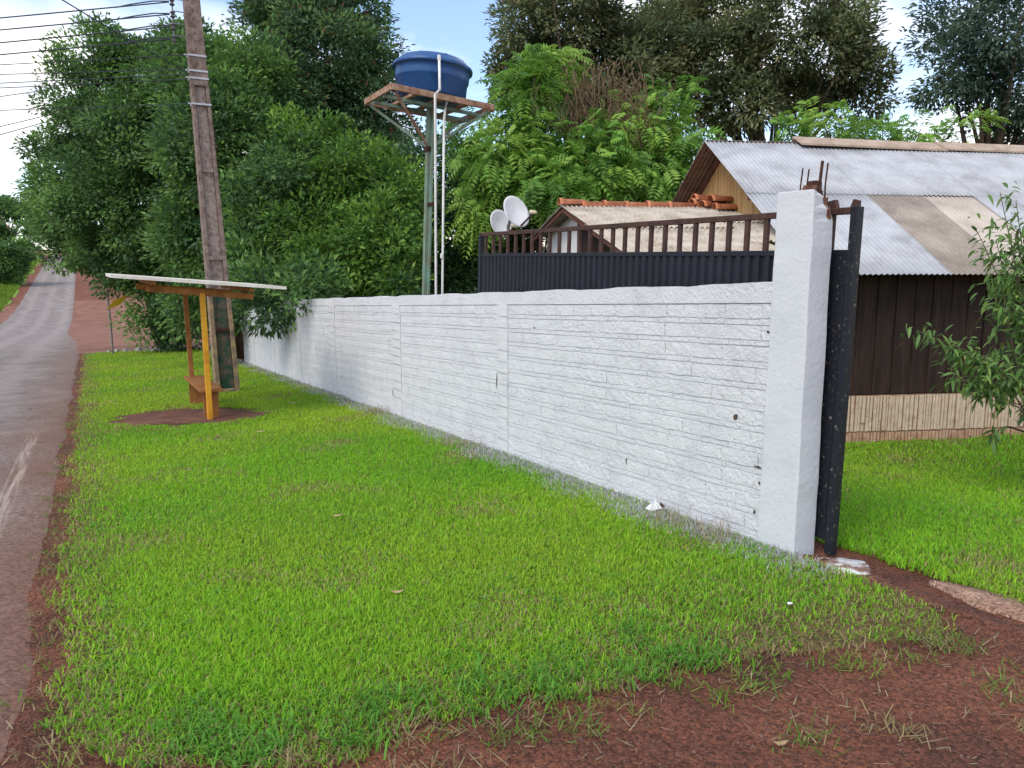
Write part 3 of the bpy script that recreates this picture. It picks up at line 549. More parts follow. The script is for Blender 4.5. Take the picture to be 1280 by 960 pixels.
# peach tree at the right edge
pb = at(1300, 632, 7.3); pb[2] = float(gz(pb[0], pb[1])); pt = thing('peach_tree', pb, 0, 'young fruit tree with long narrow leaves at the right edge of the yard', 'tree')
mbp = MB(); tips = []
for (px, py, Y, n) in ((1245, 300, 7.2, 30), (1270, 250, 7.3, 14), (1268, 330, 7.1, 24), (1275, 400, 7.1, 34), (1255, 380, 7.0, 26), (1150, 415, 7.0, 9), (1172, 425, 7.0, 14), (1205, 440, 6.9, 26), (1235, 460, 6.9, 34), (1265, 470, 7.0, 32), (1195, 470, 6.9, 18), (1225, 490, 6.9, 20), (1285, 440, 7.2, 30), (1300, 350, 7.3, 40), (1320, 430, 7.3, 40), (1290, 520, 7.2, 20), (1240, 540, 7.0, 6), (1222, 290, 7.2, 7), (1320, 280, 7.4, 40), (1345, 380, 7.4, 40), (1250, 240, 7.2, 5), (1245, 350, 7.1, 22), (1270, 290, 7.2, 20)):
    e = at(px, py, Y) - pb; f0 = np.array([rng.normal(0, .05), rng.normal(0, .05), rng.uniform(.35, .75)]) ; m1 = (f0 + e) * .5 + np.array([rng.normal(.05, .08), rng.normal(0, .08), .06])
    mbp.tube([f0, m1, e], [.012, .008, .003], 6); tips.append((m1, e, n))
mbp.tube([(0, 0, -.1), (.02, 0, .3), (0, .02, .85)], [.04, .032, .022], 8); mbp.build('trunk', M_bark, pt, True)
P, D, Cc = [], [], []
for m1, e, n in tips:
    n = int(n * 4.6); f = rng.uniform(.45, 1.08, n)[:, None]; P.append(m1 + (e - m1) * f + rng.normal(0, .045, (n, 3)) * (1 + .8 * (n > 100))); dd = (e - m1) / np.linalg.norm(e - m1); D.append(dd * .5 + rng.normal(0, .65, (n, 3)) + np.array([0, 0, -.55]))
    Cc.append((np.array([.125, .235, .06]) * rng.uniform(.5, 1.4, (n, 1)) + np.array([.08, .07, .01]) * (rng.random((n, 1)) < .22)))
P = np.concatenate(P); D = np.concatenate(D); Cc = np.concatenate(Cc); n = len(P); D /= np.linalg.norm(D, axis=1, keepdims=True)
L = rng.uniform(.07, .13, n); nr = np.array([0, 0, 1.]) + rng.normal(0, .4, (n, 3)); sd2 = np.cross(D, nr); sd2 /= np.linalg.norm(sd2, axis=1, keepdims=True)
V = np.zeros((n, 6, 3)); dn = np.array([0, 0, -1.]); Wd = L * .13
V[:, 0] = P; V[:, 1] = P + D * (L * .35)[:, None] + sd2 * Wd[:, None]; V[:, 2] = P + D * (L * .35)[:, None] - sd2 * Wd[:, None]
V[:, 3] = P + D * (L * .7)[:, None] + sd2 * (Wd * .8)[:, None] + dn * (L * .12)[:, None]; V[:, 4] = P + D * (L * .7)[:, None] - sd2 * (Wd * .8)[:, None] + dn * (L * .12)[:, None]; V[:, 5] = P + D * (L * .95)[:, None] + dn * (L * .32)[:, None]
k = np.arange(n)[:, None] * 6; T = np.concatenate([k + np.array([q]) for q in ((0, 1, 2), (1, 3, 2), (2, 3, 4), (3, 5, 4))], 0)
tri_mesh('crown', V.reshape(-1, 3), T, np.repeat(Cc, 6, 0), M_leaf, pt)

# ------------------------------------------------------------------ the white wall (local x along the road, local y towards the road)
S0, TW = 3.33, 3.66; wl = thing('boundary_wall', pst(S0, TW), WA, 'long white painted block wall running along the lawn', 'wall')
WLEN = 18.6; HT = 1.66; SLA = math.atan(SL)
def sheared(mb, x0, x1, y0, y1, z0, z1, k=1, jit=0.):                   # slab that follows the falling courses
    for i in range(k):
        a = x0 + (x1 - x0) * i / k; b_ = x0 + (x1 - x0) * (i + 1) / k; ja, jb = (jit * math.sin(a * 5.3) + jit * .6 * math.sin(a * 13.1)), (jit * math.sin(b_ * 5.3) + jit * .6 * math.sin(b_ * 13.1))
        vs = [(a, y0, z0 + SL * a), (b_, y0, z0 + SL * b_), (b_, y1, z0 + SL * b_), (a, y1, z0 + SL * a), (a, y0, z1 + SL * a + ja), (b_, y0, z1 + SL * b_ + jb), (b_, y1, z1 + SL * b_ + jb), (a, y1, z1 + SL * a + ja)]
        fs = [(3, 2, 1, 0), (4, 5, 6, 7), (0, 1, 5, 4), (2, 3, 7, 6)]
        if i == 0: fs.append((3, 0, 4, 7))
        if i == k - 1: fs.append((1, 2, 6, 5))
        mb.add(vs, fs)
    return mb
sheared(MB(), 0, WLEN, -.14, -.0075, -.25, HT - .125, 1).build('core', M_paint, wl)
sheared(MB(), 0, WLEN, -.146, .004, HT - .122, HT, 140, .006).build('top_beam', M_paint, wl)
sheared(MB(), 0, WLEN, -.02, .006, -.25, .035, 60, .004).build('plinth', M_paint, wl)
pil = [(3.42, 3.64), (6.45, 6.78), (9.6, 9.95), (12.1, 12.4), (14.6, 14.9), (17.0, 17.3)]
for a, b_ in pil:
    mbq = MB(); zz = np.linspace(.035 - .0, HT - .125, 14)
    for i in range(13):
        q = .004 * math.sin(i * 2.1 + a); mbq.box(a + q, b_ + q * .5, -.02, .007, zz[i] + SL * b_, zz[i + 1] + SL * a)
    mbq.build('pilaster', M_paint, wl)
NC = 11; CH = (HT - .125 - .04) / NC; BL = .295
def brick_mesh(L, Hh, seed):
    r_ = np.random.default_rng(seed); mb = MB(); nx, nz = 5, 2
    xs = np.linspace(0, L, nx + 1); zs = np.linspace(0, Hh, nz + 1); V = []
    for j in range(nz + 1):
        for i in range(nx + 1):
            ed = i in (0, nx) or j in (0, nz)
            V.append((xs[i] + (r_.normal(0, .004) if 0 < i < nx else r_.uniform(-.001, .003) * (1 if i == 0 else -1)), r_.normal(0, .0012) - (.001 if ed else 0), zs[j] + r_.normal(0, .0016)))
    k = len(V); W_ = nx + 1
    fs = [(j * W_ + i, (j + 1) * W_ + i, (j + 1) * W_ + i + 1, j * W_ + i + 1) for j in range(nz) for i in range(nx)]
    ring = [i for i in range(W_)] + [j * W_ + nx for j in range(1, nz + 1)] + [nz * W_ + i for i in range(nx - 1, -1, -1)] + [j * W_ for j in range(nz - 1, 0, -1)]
    bk = [(V[i][0], -.016, V[i][2]) for i in ring]; m_ = len(ring)
    fs += [(ring[i], ring[(i + 1) % m_], k + (i + 1) % m_, k + i) for i in range(m_)]
    mb.add(V + bk, fs); return mb
variants = [brick_mesh(1., CH - .049, 100 + i).data('brick', M_paint) for i in range(9)]
pieces = []
edges = [0.0] + [e for ab in pil for e in ab] + [WLEN]
panels = [(edges[i] + (.006 if i else .0), edges[i + 1] - .006) for i in range(0, len(edges), 2)]
bandmb = {}
for pi_, (a, b_) in enumerate(panels):
    if b_ - a < .1: continue
    bm_ = MB()
    for c in range(NC):
        z = .04 + c * CH
        x = a - random.uniform(0, BL * .8)
        while x < b_:
            l = BL * random.uniform(.9, 1.12); x0, x1 = max(x, a), min(x + l - .0018, b_)
            if x1 - x0 > .03: pieces.append((x0, x1, z + .0435))
            x += l
        x = a - random.uniform(0, .3)
        while x < b_:
            l = random.uniform(.2, .42); x0, x1 = max(x, a), min(x + l - .005, b_)
            if x1 - x0 > .02:
                y = random.uniform(-.0025, .0005); h0 = z + .005 + random.uniform(-.001, .002); h1 = z + .035 + random.uniform(-.003, .002)
                xm = (x0 + x1) / 2; zj = [random.uniform(-.002, .002) for _ in range(6)]; ym = y + random.uniform(-.002, .002)
                V = []
                for xx, yy, q in ((x0, y, 0), (xm, ym, 1), (x1, y, 2)):
                    V += [(xx, yy, h0 + zj[q] + SL * xx), (xx, yy, h1 + zj[q + 3] + SL * xx), (xx, -.016, h0 + SL * xx), (xx, -.016, h1 + SL * xx)]
                F_ = []
                for q in (0, 4): F_ += [(q, q + 1, q + 5, q + 4), (q + 1, q + 3, q + 7, q + 5), (q + 2, q, q + 4, q + 6)]
                F_ += [(0, 2, 3, 1), (8, 9, 11, 10)]; bm_.add(V, F_)
            x += l
    bm_.build('mortar_band', M_paint, wl)
holes = [(.36, 0.78), (.34, .25), (.02, .55), (.27, 1.33)]
pieces.sort(key=lambda q: q[0]); far_mb = MB()
for i, (x0, x1, z) in enumerate(pieces):
    if i < 300:
        o = link(bpy.data.objects.new('brick', variants[i % 9]), wl); o.location = (x0, random.uniform(-.0015, .0015), z + SL * x0); o.rotation_euler = (0, -SLA, 0); o.scale = (x1 - x0, 1, 1)
    else:
        src = variants[i % 9]; y = random.uniform(-.0015, .0015)
        far_mb.add([(x0 + v_.co.x * (x1 - x0), y + v_.co.y, z + v_.co.z + SL * (x0 + v_.co.x * (x1 - x0))) for v_ in src.vertices], [tuple(p.vertices) for p in src.polygons])
o = far_mb.build('brick', M_paint, wl); o['kind'] = 'stuff'
def chip(name, x, z, rx, rz, m_, seed):                                  # a knocked-out spot where the dark core shows
    r_ = np.random.default_rng(seed); pl = []
    for k in range(11):
        a = 2 * math.pi * k / 11; f = r_.uniform(.65, 1.2); pl.append((x + rx * f * math.cos(a), .0045, z + rz * f * math.sin(a) + SL * x))
    MB().prism(pl, (0, -.03, 0)).build(name, m_, wl)
for i, (x, z, rx, rz) in enumerate(((.30, .80, .016, .022), (.09, .50, .028, .007), (.03, .78, .007, .04), (.06, 1.36, .012, .008), (3.66, .75, .009, .075), (3.63, 1.0, .006, .05), (6.80, .32, .010, .05), (1.45, .29, .004, .025), (2.9, 1.32, .008, .01), (.10, .20, .007, .012), (.07, .40, .006, .012))):
    chip('chipped_spot', x, z, rx, rz, M_hole, i)

# ------------------------------------------------------------------ gate pillar: front face s 3.36..3.10, chipped crown with bars
pr = thing('gate_pillar', pst(3.10, TW), WA, 'white concrete gate pillar with broken top and rusty bars sticking out', 'pillar')
mbp = MB(); zt = 2.17; secs = 16; V = []; prof = []
def prof_at(z):                                                          # rectangle in local x (0..0.26), y (0..-0.16): tapers a little, right top corner broken
    f = z / zt; tp = .012 * (1 - f); wv = .0025 * math.sin(z * 9) + .0015 * math.sin(z * 23)
    return [(-.005 - tp + wv, .010 + tp), (.262 + tp, .012 + tp + wv), (.262 + tp, -.162), (-.005 - tp + wv, -.162)]
zs = list(np.linspace(-.3, 1.86, 18)) + [1.95, 2.0, 2.04, 2.08, 2.12, 2.155, 2.18]
for z in zs: V += [(x, y, z) for x, y in prof_at(max(z, 0))]
# broken corner: pull the back right edge in near the top
for i, z in enumerate(zs):
    if z > 2.02:
        k = (z - 2.02) / .16; x, y, _ = V[i * 4 + 3]; V[i * 4 + 3] = (x + .02 * k + .006 * math.sin(z * 90), y + .085 * k + .008 * math.sin(z * 70), z - .02 * k); x, y, _ = V[i * 4 + 2]; V[i * 4 + 2] = (x, y + .03 * k, z)
fs = [(i * 4 + k, i * 4 + (k + 1) % 4, (i + 1) * 4 + (k + 1) % 4, (i + 1) * 4 + k) for i in range(len(zs) - 1) for k in range(4)] + [tuple((len(zs) - 1) * 4 + k for k in range(4))]
o = mbp.add(V, [tuple(reversed(f)) for f in fs]).build('shaft', M_pillar, pr, bevel=.006)
mbc = MB(); r_ = np.random.default_rng(5)
for (x, y, z, a) in ((.08, -.06, 2.12, .05), (.12, -.09, 2.13, .045), (.05, -.10, 2.05, .05), (.03, -.13, 2.0, .045), (.10, -.12, 2.1, .05), (.16, -.08, 2.105, .035)):
    pl = [(x + a * math.cos(k * math.pi / 3) * r_.uniform(.7, 1.1), y + a * math.sin(k * math.pi / 3) * r_.uniform(.7, 1.1), z - .05) for k in range(6)]; mbc.prism([(a0, a1, a2 + .07) for a0, a1, a2 in pl], (r_.normal(0, .006), r_.normal(0, .006), .05 + r_.uniform(0, .02)))
mbc.build('broken_brick', M_brickred, pr)
mbc = MB().box(.04, .10, -.11, -.05, 2.17, 2.235).box(.055, .085, -.15, -.12, 2.04, 2.12); mbc.build('rusty_block', M_rust, pr, bevel=.008)
for (x, y, z1, rd) in ((.135, -.04, 2.24, .0045), (.12, -.075, 2.235, .0045), (.045, -.095, 2.275, .009), (.035, -.13, 2.265, .005)):
    MB().tube([(x, y, 2.05), (x + .003, y, (z1 + 2.1) / 2 + .035), (x - .004, y - .004, z1 + .07)], rd, 7).build('rebar', M_rust, pr)

# ------------------------------------------------------------------ sliding gate behind the wall
gl = thing('sliding_gate', pst(3.0, 3.895), WA, 'black sliding gate with upright bars parked behind the white wall', 'gate'); gzb = gl.location.z
GX = 4.82
def gy(z): return -.045 * (z / 2.1) + .035                               # it leans back a little
def zr(x): return 2.075 + .006 * x                                        # top rail height (local)
TOPZ = 2.06; MIDZ = 1.82
mbg = MB(); mbg.bar((0, gy(TOPZ), TOPZ), (GX, gy(TOPZ), TOPZ + .04), .035, .04); mbg.build('top_rail', M_rustbrown, gl, bevel=.004)
MB().bar((0, gy(MIDZ), MIDZ), (GX, gy(MIDZ), MIDZ + .055), .035, .035).build('middle_rail', M_black, gl, bevel=.004)
MB().bar((0, gy(.1), .12), (GX, gy(.1), .12), .04, .06).build('bottom_rail', M_black, gl)
x = .165
while x < GX - .05:
    MB().bar((x, gy(MIDZ), MIDZ + .017 + .0114 * x), (x, gy(TOPZ), TOPZ - .019 + .0083 * x), .022, .036, (1, 0, 0)).build('bar', M_rustbrown, gl)
    x += .168
# folded sheet: ribs every 0.1 m
mbs = MB(); V = []; xs = []
x = .03
while x < GX - .02: xs += [(x, .012), (x + .03, .012), (x + .04, -.006), (x + .075, -.006), (x + .085, .012)]; x += .085
zz = [.14, .8, 1.4, MIDZ - .015]
for zc in zz:
    for (xx, yy) in xs: V.append((xx, gy(zc) + yy, zc + (.0114 * xx if zc > 1.7 else 0)))
W_ = len(xs); fs = [(j * W_ + i, j * W_ + i + 1, (j + 1) * W_ + i + 1, (j + 1) * W_ + i) for j in range(3) for i in range(W_ - 1)]
o = mbs.add(V, fs).build('sheet', M_black, gl); so = o.modifiers.new('thick', 'SOLIDIFY'); so.thickness = .003
MB().bar((.0, gy(0) - .0, .01), (.0, gy(TOPZ), TOPZ + .02), .055, .05, (1, 0, 0)).build('end_post', M_chipped, gl, bevel=.004)
MB().bar((.09, gy(0) + .0, .12), (.09, gy(MIDZ), MIDZ), .03, .10, (1, 0, 0)).build('end_plate', M_chipped, gl)
MB().bar((GX, gy(0), .1), (GX, gy(TOPZ), TOPZ + .045), .045, .05, (1, 0, 0)).build('end_post', M_black, gl)
MB().prism([(.0, gy(2), 2.08), (.05, gy(2), 2.08), (.03, gy(2) , 2.125), (.0, gy(2), 2.115)], (0, -.03, 0)).build('bracket', M_rustbrown, gl)
MB().prism([(.13, gy(2) + .01, 2.07), (.2, gy(2) + .01, 2.07), (.21, gy(2) + .01, 2.12), (.15, gy(2) + .01, 2.13)], (0, -.03, 0)).build('bracket', M_rustbrown, gl)
MB().tube([(.35, gy(0), .055), (.35, gy(0) - .03, .055)], .055, 16).build('wheel', M_rust, gl); MB().tube([(4.3, gy(0), .0), (4.3, gy(0) - .03, .0)], .055, 16).build('wheel', M_rust, gl)

# threshold: red earth channel and a strip of old concrete running on from the pillar
M_foot = mat('footing', [(.085, .033, .021), (.14, .056, .035), (.2, .09, .065)], .95, 5, 9, .5, 40); gritty(M_foot)
def strip(name, s0, s1, t0, t1, h, m_, k=40, seed=1):
    mb = MB(); ss_ = np.linspace(s0, s1, k); L_ = []
    for i, s_ in enumerate(ss_):
        tp = .5 * (t1 - t0) * (1 - min(1, (min(i, k - 1 - i) + .4) / (5 if k > 30 else 11)) ** .6); j0 = .03 * wob(s_, 1, 5, seed) + .015 * wob(s_, 1, 17, seed) + tp; j1 = .03 * wob(s_, 2, 5, seed + 3) + .015 * wob(s_, 2, 17, seed) - tp
        for tt_, hh in ((t0 + j0, -.06), (t0 + j0 + .015, h), ((t0 + t1) / 2, h + .006 * wob(s_, 0, 7, seed)), (t1 + j1 - .015, h), (t1 + j1, -.06)): L_.append(pst(float(s_), float(tt_), float(hh)))
    fs = [(i * 5 + q, i * 5 + q + 1, (i + 1) * 5 + q + 1, (i + 1) * 5 + q) for i in range(k - 1) for q in range(4)] + [(4, 3, 2, 1, 0), tuple((k - 1) * 5 + q for q in range(5))]
    o = mb.add(L_, fs).build(name, m_, None, True); return o
tag(strip('gate_threshold', 2.42, -2.5, 3.84, 4.08, .016, M_kerb, 90), 'strip of worn reddish concrete at the gate opening', 'kerb')
tag(strip('gate_track_footing', 3.12, -1.0, 3.64, 3.80, .004, M_foot, 90, 7), 'narrow red stained footing strip leading from the white pillar', 'footing')
pad = strip('paint_splash', 3.0, 2.66, 3.60, 3.92, .007, mat('splashed', [(.2, .11, .08), (.55, .53, .52), (.7, .7, .7)], .9, 7, 9, .4, 40, ramp=(.44, .6)), 24, 4); tag(pad, 'white paint spilled on the earth at the foot of the pillar', 'paint')

# ------------------------------------------------------------------ utility pole (double-T concrete), faces down the road
P0 = pst(14.66, 2.12); pole = thing('utility_pole', P0, WA, 'weathered concrete utility pole with green and yellow painted foot', 'utility pole')
PH = 9.2; LX, LY = .10, .215                                             # lean per 6.76 m (local x, y)
def pc(z): return np.array([.0 + LX * z / 6.76, LY * z / 6.76])
def hw(z): return .208 - .0120 * z                                        # half width (across the road)
def hd(z): return .135 - .005 * z
def pole_piece(name, z0, z1, ya, yb, xa, xb, m_, k=10):                   # ya,yb,xa,xb are fractions of half width / depth
    mb = MB(); V = []
    for z in np.linspace(z0, z1, k + 1):
        c = pc(z); V += [(c[0] + hd(z) * a, c[1] + hw(z) * b_, z) for a, b_ in ((xa, ya), (xb, ya), (xb, yb), (xa, yb))]
    fs = [(i * 4 + q, i * 4 + (q + 1) % 4, i * 4 + 4 + (q + 1) % 4, i * 4 + 4 + q) for i in range(k) for q in range(4)] + [(3, 2, 1, 0), tuple(k * 4 + q for q in range(4))]
    return mb.add(V, fs).build(name, m_, pole, bevel=.008)
ZP = 1.80; ZT = float(at(247, 110, 13.94)[2]) - P0.z; zpx = lambda y: float(at(258, y, 13.94)[2]) - P0.z
M_web = mat('pole_web', [(.13, .085, .07), (.27, .21, .18), (.38, .32, .28)], .9, 14, 9, .6, 50)
for a, b_ in ((-1, -.62), (.62, 1)):
    pole_piece('flange', -.3, ZP, a, b_, -1, 1, M_poleyellow); pole_piece('flange', ZP, ZT, a, b_, -1, 1, M_concrete)
pole_piece('web', -.3, ZP - .04, -.6, .6, -.45, .45, M_polegreen); pole_piece('web', ZP - .035, ZT, -.6, .6, -.5, .5, M_web)
pole_piece('shaft_top', ZT, PH, -1, 1, -.96, .96, M_concrete)
for z, m_ in ((1.12, M_rust), (zpx(325), M_concrete), (zpx(217), M_concrete), (.02, M_poleyellow)): pole_piece('cross_rib', z, z + .06, -.61, .61, -.93, .93, m_, 1)
mbh = MB()
for k in range(0):
    z = ZT + .12 + k * .12; c = pc(z); mbh.tube([(c[0] - hd(z) * .97, c[1], z), (c[0] - hd(z) * .90, c[1], z)], .016, 8)
    z2 = 2.1 + k * .17
for k in range(16):
    z = ZT + .12 + k * .12; c = pc(z); MB().tube([(c[0] - hd(z) * .97, c[1] + .01, z), (c[0] - hd(z) * .90, c[1] + .01, z)], .015, 8).build('bolt_hole', M_hole, pole)
for z in (zpx(74), zpx(93), zpx(102), zpx(134)):                                       # galvanised straps
    c = pc(z); V = []; a, b_ = hd(z) + .008, hw(z) + .008; mb = MB(); mb_o = mb.box(c[0] - a, c[0] + a, c[1] - b_, c[1] + b_, z, z + .03).build('strap', mat('galvanised', [(.4, .4, .42), (.55, .55, .57)], .5, 8, 4, metal=.5) if 'galvanised' not in MATS else MATS['galvanised'], pole)
    MB().tube([(c[0] - a * .6, c[1] + b_, z + .015), (c[0] - a * .6, c[1] + b_ + .06, z + .015)], .014, 7).build('hook', MATS['galvanised'], mb_o)
# insulator rack on the road side
rk = []
zs_i = [float(at(224, y, 13.9)[2] - P0.z) for y in (9, 24, 39, 54)]
yi = pc(6)[1] + hw(6) + .20
MB().tube([(0.05, yi, zs_i[3] - .08), (.05, yi, zs_i[0] + .1)], .012, 8).build('rack_rod', M_metalgrey, pole)
for z in zs_i:
    MB().tube([(.05, yi, z - .05), (.05, yi, z - .035), (.05, yi, z - .012), (.05, yi, z + .012), (.05, yi, z + .035), (.05, yi, z + .05)], [.03, .045, .024, .024, .045, .03], 12).build('insulator', M_porcelain, pole)
    MB().bar((.05, yi, z + .06), (.05, pc(6)[1] + hw(6) - .03, z + .06), .02, .012).build('rack_arm', M_metalgrey, pole)
def l2w(o, p): return Matrix.Translation(o.location) @ Matrix.Rotation(o.rotation_euler[2], 4, 'Z') @ Vector(p)
def wire(p, q, sag, r_, label, n=24):
    p = Vector(p); q = Vector(q); base_ = (p + q) / 2; pts = [p + (q - p) * k / n - Vector((0, 0, sag * 4 * (k / n) * (1 - k / n))) - base_ for k in range(n + 1)]
    o = MB().tube(pts, r_, 5).build('power_line', M_wire); o.location = base_; return tag(o, label, 'cable', 'cables strung from the utility pole')
names = ['topmost', 'second', 'third', 'fourth']
for i, (z, y0) in enumerate(zip(zs_i, (19, 34, 50, 65))):
    a = l2w(pole, (.05, yi + .045, z)); e = at(0, y0, 13.2); v = Vector(e) - a; wire(a, a + v * 8.5, .10, .011, '%s dark cable from the insulators on the concrete pole' % names[i])
    b_ = [(-.0, 0, .014), (-.12, 0, .03), (-.35, 0, .022), (-.6, 0, .0)]
    d_ = v.normalized(); pts = [a - a + Vector((0, 0, .012)), d_ * .25 + Vector((0, 0, .035)), d_ * .6 + Vector((0, 0, .012)), d_ * .85 + Vector((0, 0, -.02))]
    MB().tube([Vector((.05, yi + .045, z)) + Matrix.Rotation(-WA, 3, 'Z') @ p_ for p_ in pts], .01, 5).build('tie_wire', M_wire, pole)
for i, (zc, y0, lab) in enumerate(((zpx(73), 78, 'fifth'), (zpx(91), 90, 'sixth'), (zpx(97), 101, 'seventh'), (zpx(103), 107, 'eighth'), (zpx(133), 135, 'ninth'))):
    c = pc(zc); a = l2w(pole, (c[0] - hd(zc) * .6, c[1] + hw(zc) + .06, zc)); e = at(0, y0, 14.2); wire(a, a + (Vector(e) - a) * 7, .08, .008, '%s cable from the top, tied to a strap of the concrete pole' % lab)
a = l2w(pole, (.0, pc(5.5)[1] + hw(5.5), 5.5)); e = Vector(at(92, 0, 10.5)); wire(a, a + (e - a) * 3.2, .1, .009, 'single cable slanting up to the left across the other lines')
for i, (y0, y1, px1) in enumerate(((118, 108, 70), (155, 138, 70), (165, 145, 70))):
    wire(at(-160, y0 + (y0 - y1) * 2.3, 26), at(150, y1 - (y0 - y1) * 1.0, 28.5), .05, .014, ['upper', 'middle', 'lower'][i] + ' of three thin cables rising into the left tree')

# ------------------------------------------------------------------ bus shelter
sh = thing('bus_shelter', pst(11.27, 1.385), WA, 'yellow wooden bus stop shelter with flat pale roof and bench', 'bus shelter')
b0 = np.array(sh.location)
def ul(p):
    q = Matrix.Rotation(-WA, 3, 'Z') @ (Vector(p) - sh.location); return q
zf = float(gst(13.27, 1.40) - gst(11.27, 1.385))
MB().bar((0, 0, -.15), (0, .01, 1.76), .07, .08, (1, 0, 0)).build('post', M_yellow, sh, bevel=.006)
MB().bar((2.0, -.015, zf - .15), (2.0, .02, 1.70), .07, .08, (1, 0, 0)).build('post', M_orange, sh, bevel=.006)
# cross beams (across the road) and the roof falling to the wall side
for x, (yl, zl, yr, zr_) in ((0, (.70, 1.84, -.66, 1.71)), (2.0, (.72, 1.83, -.70, 1.71))): MB().bar((x, yl, zl - .01), (x, yr, zr_ - .01), .06, .085).build('beam', M_orange, sh, bevel=.005)
for y, z in ((.62, 1.895), (-.60, 1.785)): MB().bar((-.25, y, z + .012), (2.35, y, z + .012), .06, .05).build('purlin', M_orange, sh)
rl = ul((0, 0, 0)); 
def rp(y): return 1.885 + (y - .0) * .0815
ya, yb = 1.11, -1.05
for i in range(9):                                                        # roof boards run along the beams
    x0 = -.33 + i * .305; MB().add([(x0, ya, rp(ya)), (x0 + .299, ya, rp(ya)), (x0 + .299, yb, rp(yb)), (x0, yb, rp(yb)), (x0, ya, rp(ya) + .042), (x0 + .299, ya, rp(ya) + .042), (x0 + .299, yb, rp(yb) + .042), (x0, yb, rp(yb) + .042)], [(0, 1, 2, 3), (7, 6, 5, 4), (0, 4, 5, 1), (1, 5, 6, 2), (2, 6, 7, 3), (3, 7, 4, 0)]).build('roof_board', M_roofedge, sh)
st = MB().box(.02, 2.05, -.19, .11, .385, .425).build('bench_seat', M_orange, sh, bevel=.006); 
sp = st; sp.rotation_euler = (0, math.atan(-zf / 2.0) * .6, 0)
for x in (.12, 1.86): MB().box(x, x + .045, -.14, .06, -.22, .39 + zf * x * .3).build('bench_leg', M_orange, sh)

# ------------------------------------------------------------------ road sign half swallowed by the tree
sg = thing('road_sign', pst(29.1, .62), 0, 'yellow road sign on a thin post half hidden by leaves', 'road sign')
MB().tube([(0, 0, -.2), (.01, 0, 1.0), (-.03, 0, 2.15)], .03, 8).build('post', M_metalgrey, sg)
c = Vector((.30, -.05, 1.75)); a_ = Vector((.62, .45, .55)).normalized() * 1.0; b_ = Vector((-.5, -.6, .55)).normalized() * .13
MB().prism([c + a_ * .42, c + b_, c - a_ * .42, c - b_], Vector((.01, -.012, 0))).build('panel', mat('sign_yellow', [(.6, .36, .02), (.7, .45, .03)], .6, 3, 3), sg)

# ------------------------------------------------------------------ water tank on its stand
near = at(490, 108, 12.55); tb = at(526, 368, 13.5); tx, ty = float(tb[0]), 13.5; tz = float(gz(tx, ty))
tw = thing('tank_stand', (tx, ty, tz), WA, 'leaning green steel post with rusty platform carrying the blue tank', 'tank stand'); TB = np.array([tx, ty, tz])
topz = float(at(538, 132, 13.5)[2]) - tz; tlx = ul  # local frame: x along the road, y towards it
MBr = Matrix.Rotation(-WA, 3, 'Z')
def tl(p): return MBr @ (Vector(p) - tw.location)
pt_top = tl(at(538, 132, 13.5))
MB().bar((0, 0, -.2), pt_top, .10, .10, (1, 0, 0)).build('post', M_greensteel, tw)
MB().bar((-.07, -.02, -.2), pt_top + Vector((-.07, -.02, 0)), .035, .07, (1, 0, 0)).build('post_rib', M_greensteel, tw)
nl = tl(near); ll = tl(at(462, 124, 13.75)); rl_ = tl(at(616, 130, 13.45)); 
ey = (rl_ - nl); ex = (ll - nl); 
ex = Vector((1.3, .0, .0)); ey = Vector((0.0, -1.78, -.15))
c4 = [nl, nl + ex, nl + ex + ey, nl + ey]
cen = (c4[0] + c4[2]) / 2; shift = Vector((pt_top.x - cen.x, 0, 0)) * .0
print('tank frame', nl[:], ex[:], ey[:], 'post top', pt_top[:], 'centre', cen[:])
for a, b_ in ((0, 1), (1, 2), (2, 3), (3, 0)): MB().bar(c4[a], c4[b_], .05, .095).build('platform_beam', M_platform, tw, bevel=.005)
for f in (.25, .5, .75): MB().bar(nl + ey * f - Vector((0, 0, .0)), nl + ey * f + ex, .09, .045).build('platform_slat', M_platform, tw)
for f in (.3, .7): MB().bar(nl + ex * f - Vector((0, 0, .07)), nl + ex * f + ey - Vector((0, 0, .07)), .05, .05).build('joist', M_greensteel, tw)
br = Vector((0, 0, 0)) + pt_top * ((float(at(533, 186, 13.5)[2]) - tz) / pt_top.z)
for c in c4: MB().bar(br, c * .92 + cen * .08 - Vector((0, 0, .06)), .03, .045).build('brace', M_platform if c is c4[0] else M_greensteel, tw)
MB().box(br.x - .075, br.x + .075, br.y - .075, br.y + .075, br.z - .05, br.z + .03).build('collar', M_rust, tw)
MB().box(br.x - .08 - .02, br.x + .065, br.y - .07, br.y + .07, br.z - .95, br.z - .9).build('collar', M_rust, tw)
up_ = ex.cross(-ey); up_ = up_ if up_.z > 0 else -up_; up_.normalize()
tc_ = cen + up_ * .085 + Vector((.0, -.03, 0)); tank_loc = l2w(tw, tc_)
tk = thing('water_tank', tank_loc, 0, 'round blue plastic water tank with lid on the tilted platform', 'water tank')
q = up_.copy(); q.rotate(Matrix.Rotation(WA, 3, 'Z')); tk.rotation_euler = q.to_track_quat('Z', 'Y').to_euler()
MB().lathe([(0, 0), (.565, 0), (.585, .02), (.598, .27), (.615, .285), (.62, .30), (.622, .36), (.63, .45), (.645, .46), (.65, .49), (.60, .49), (.0, .48)], 48).build('body', M_bluetank, tk, True)
lid = MB().lathe([(.655, .455), (.672, .46), (.675, .495), (.665, .52), (.61, .555), (.57, .60), (.53, .63), (.46, .645), (.30, .65), (.12, .66), (0, .66)], 48).build('lid', M_bluetank, tk, True)
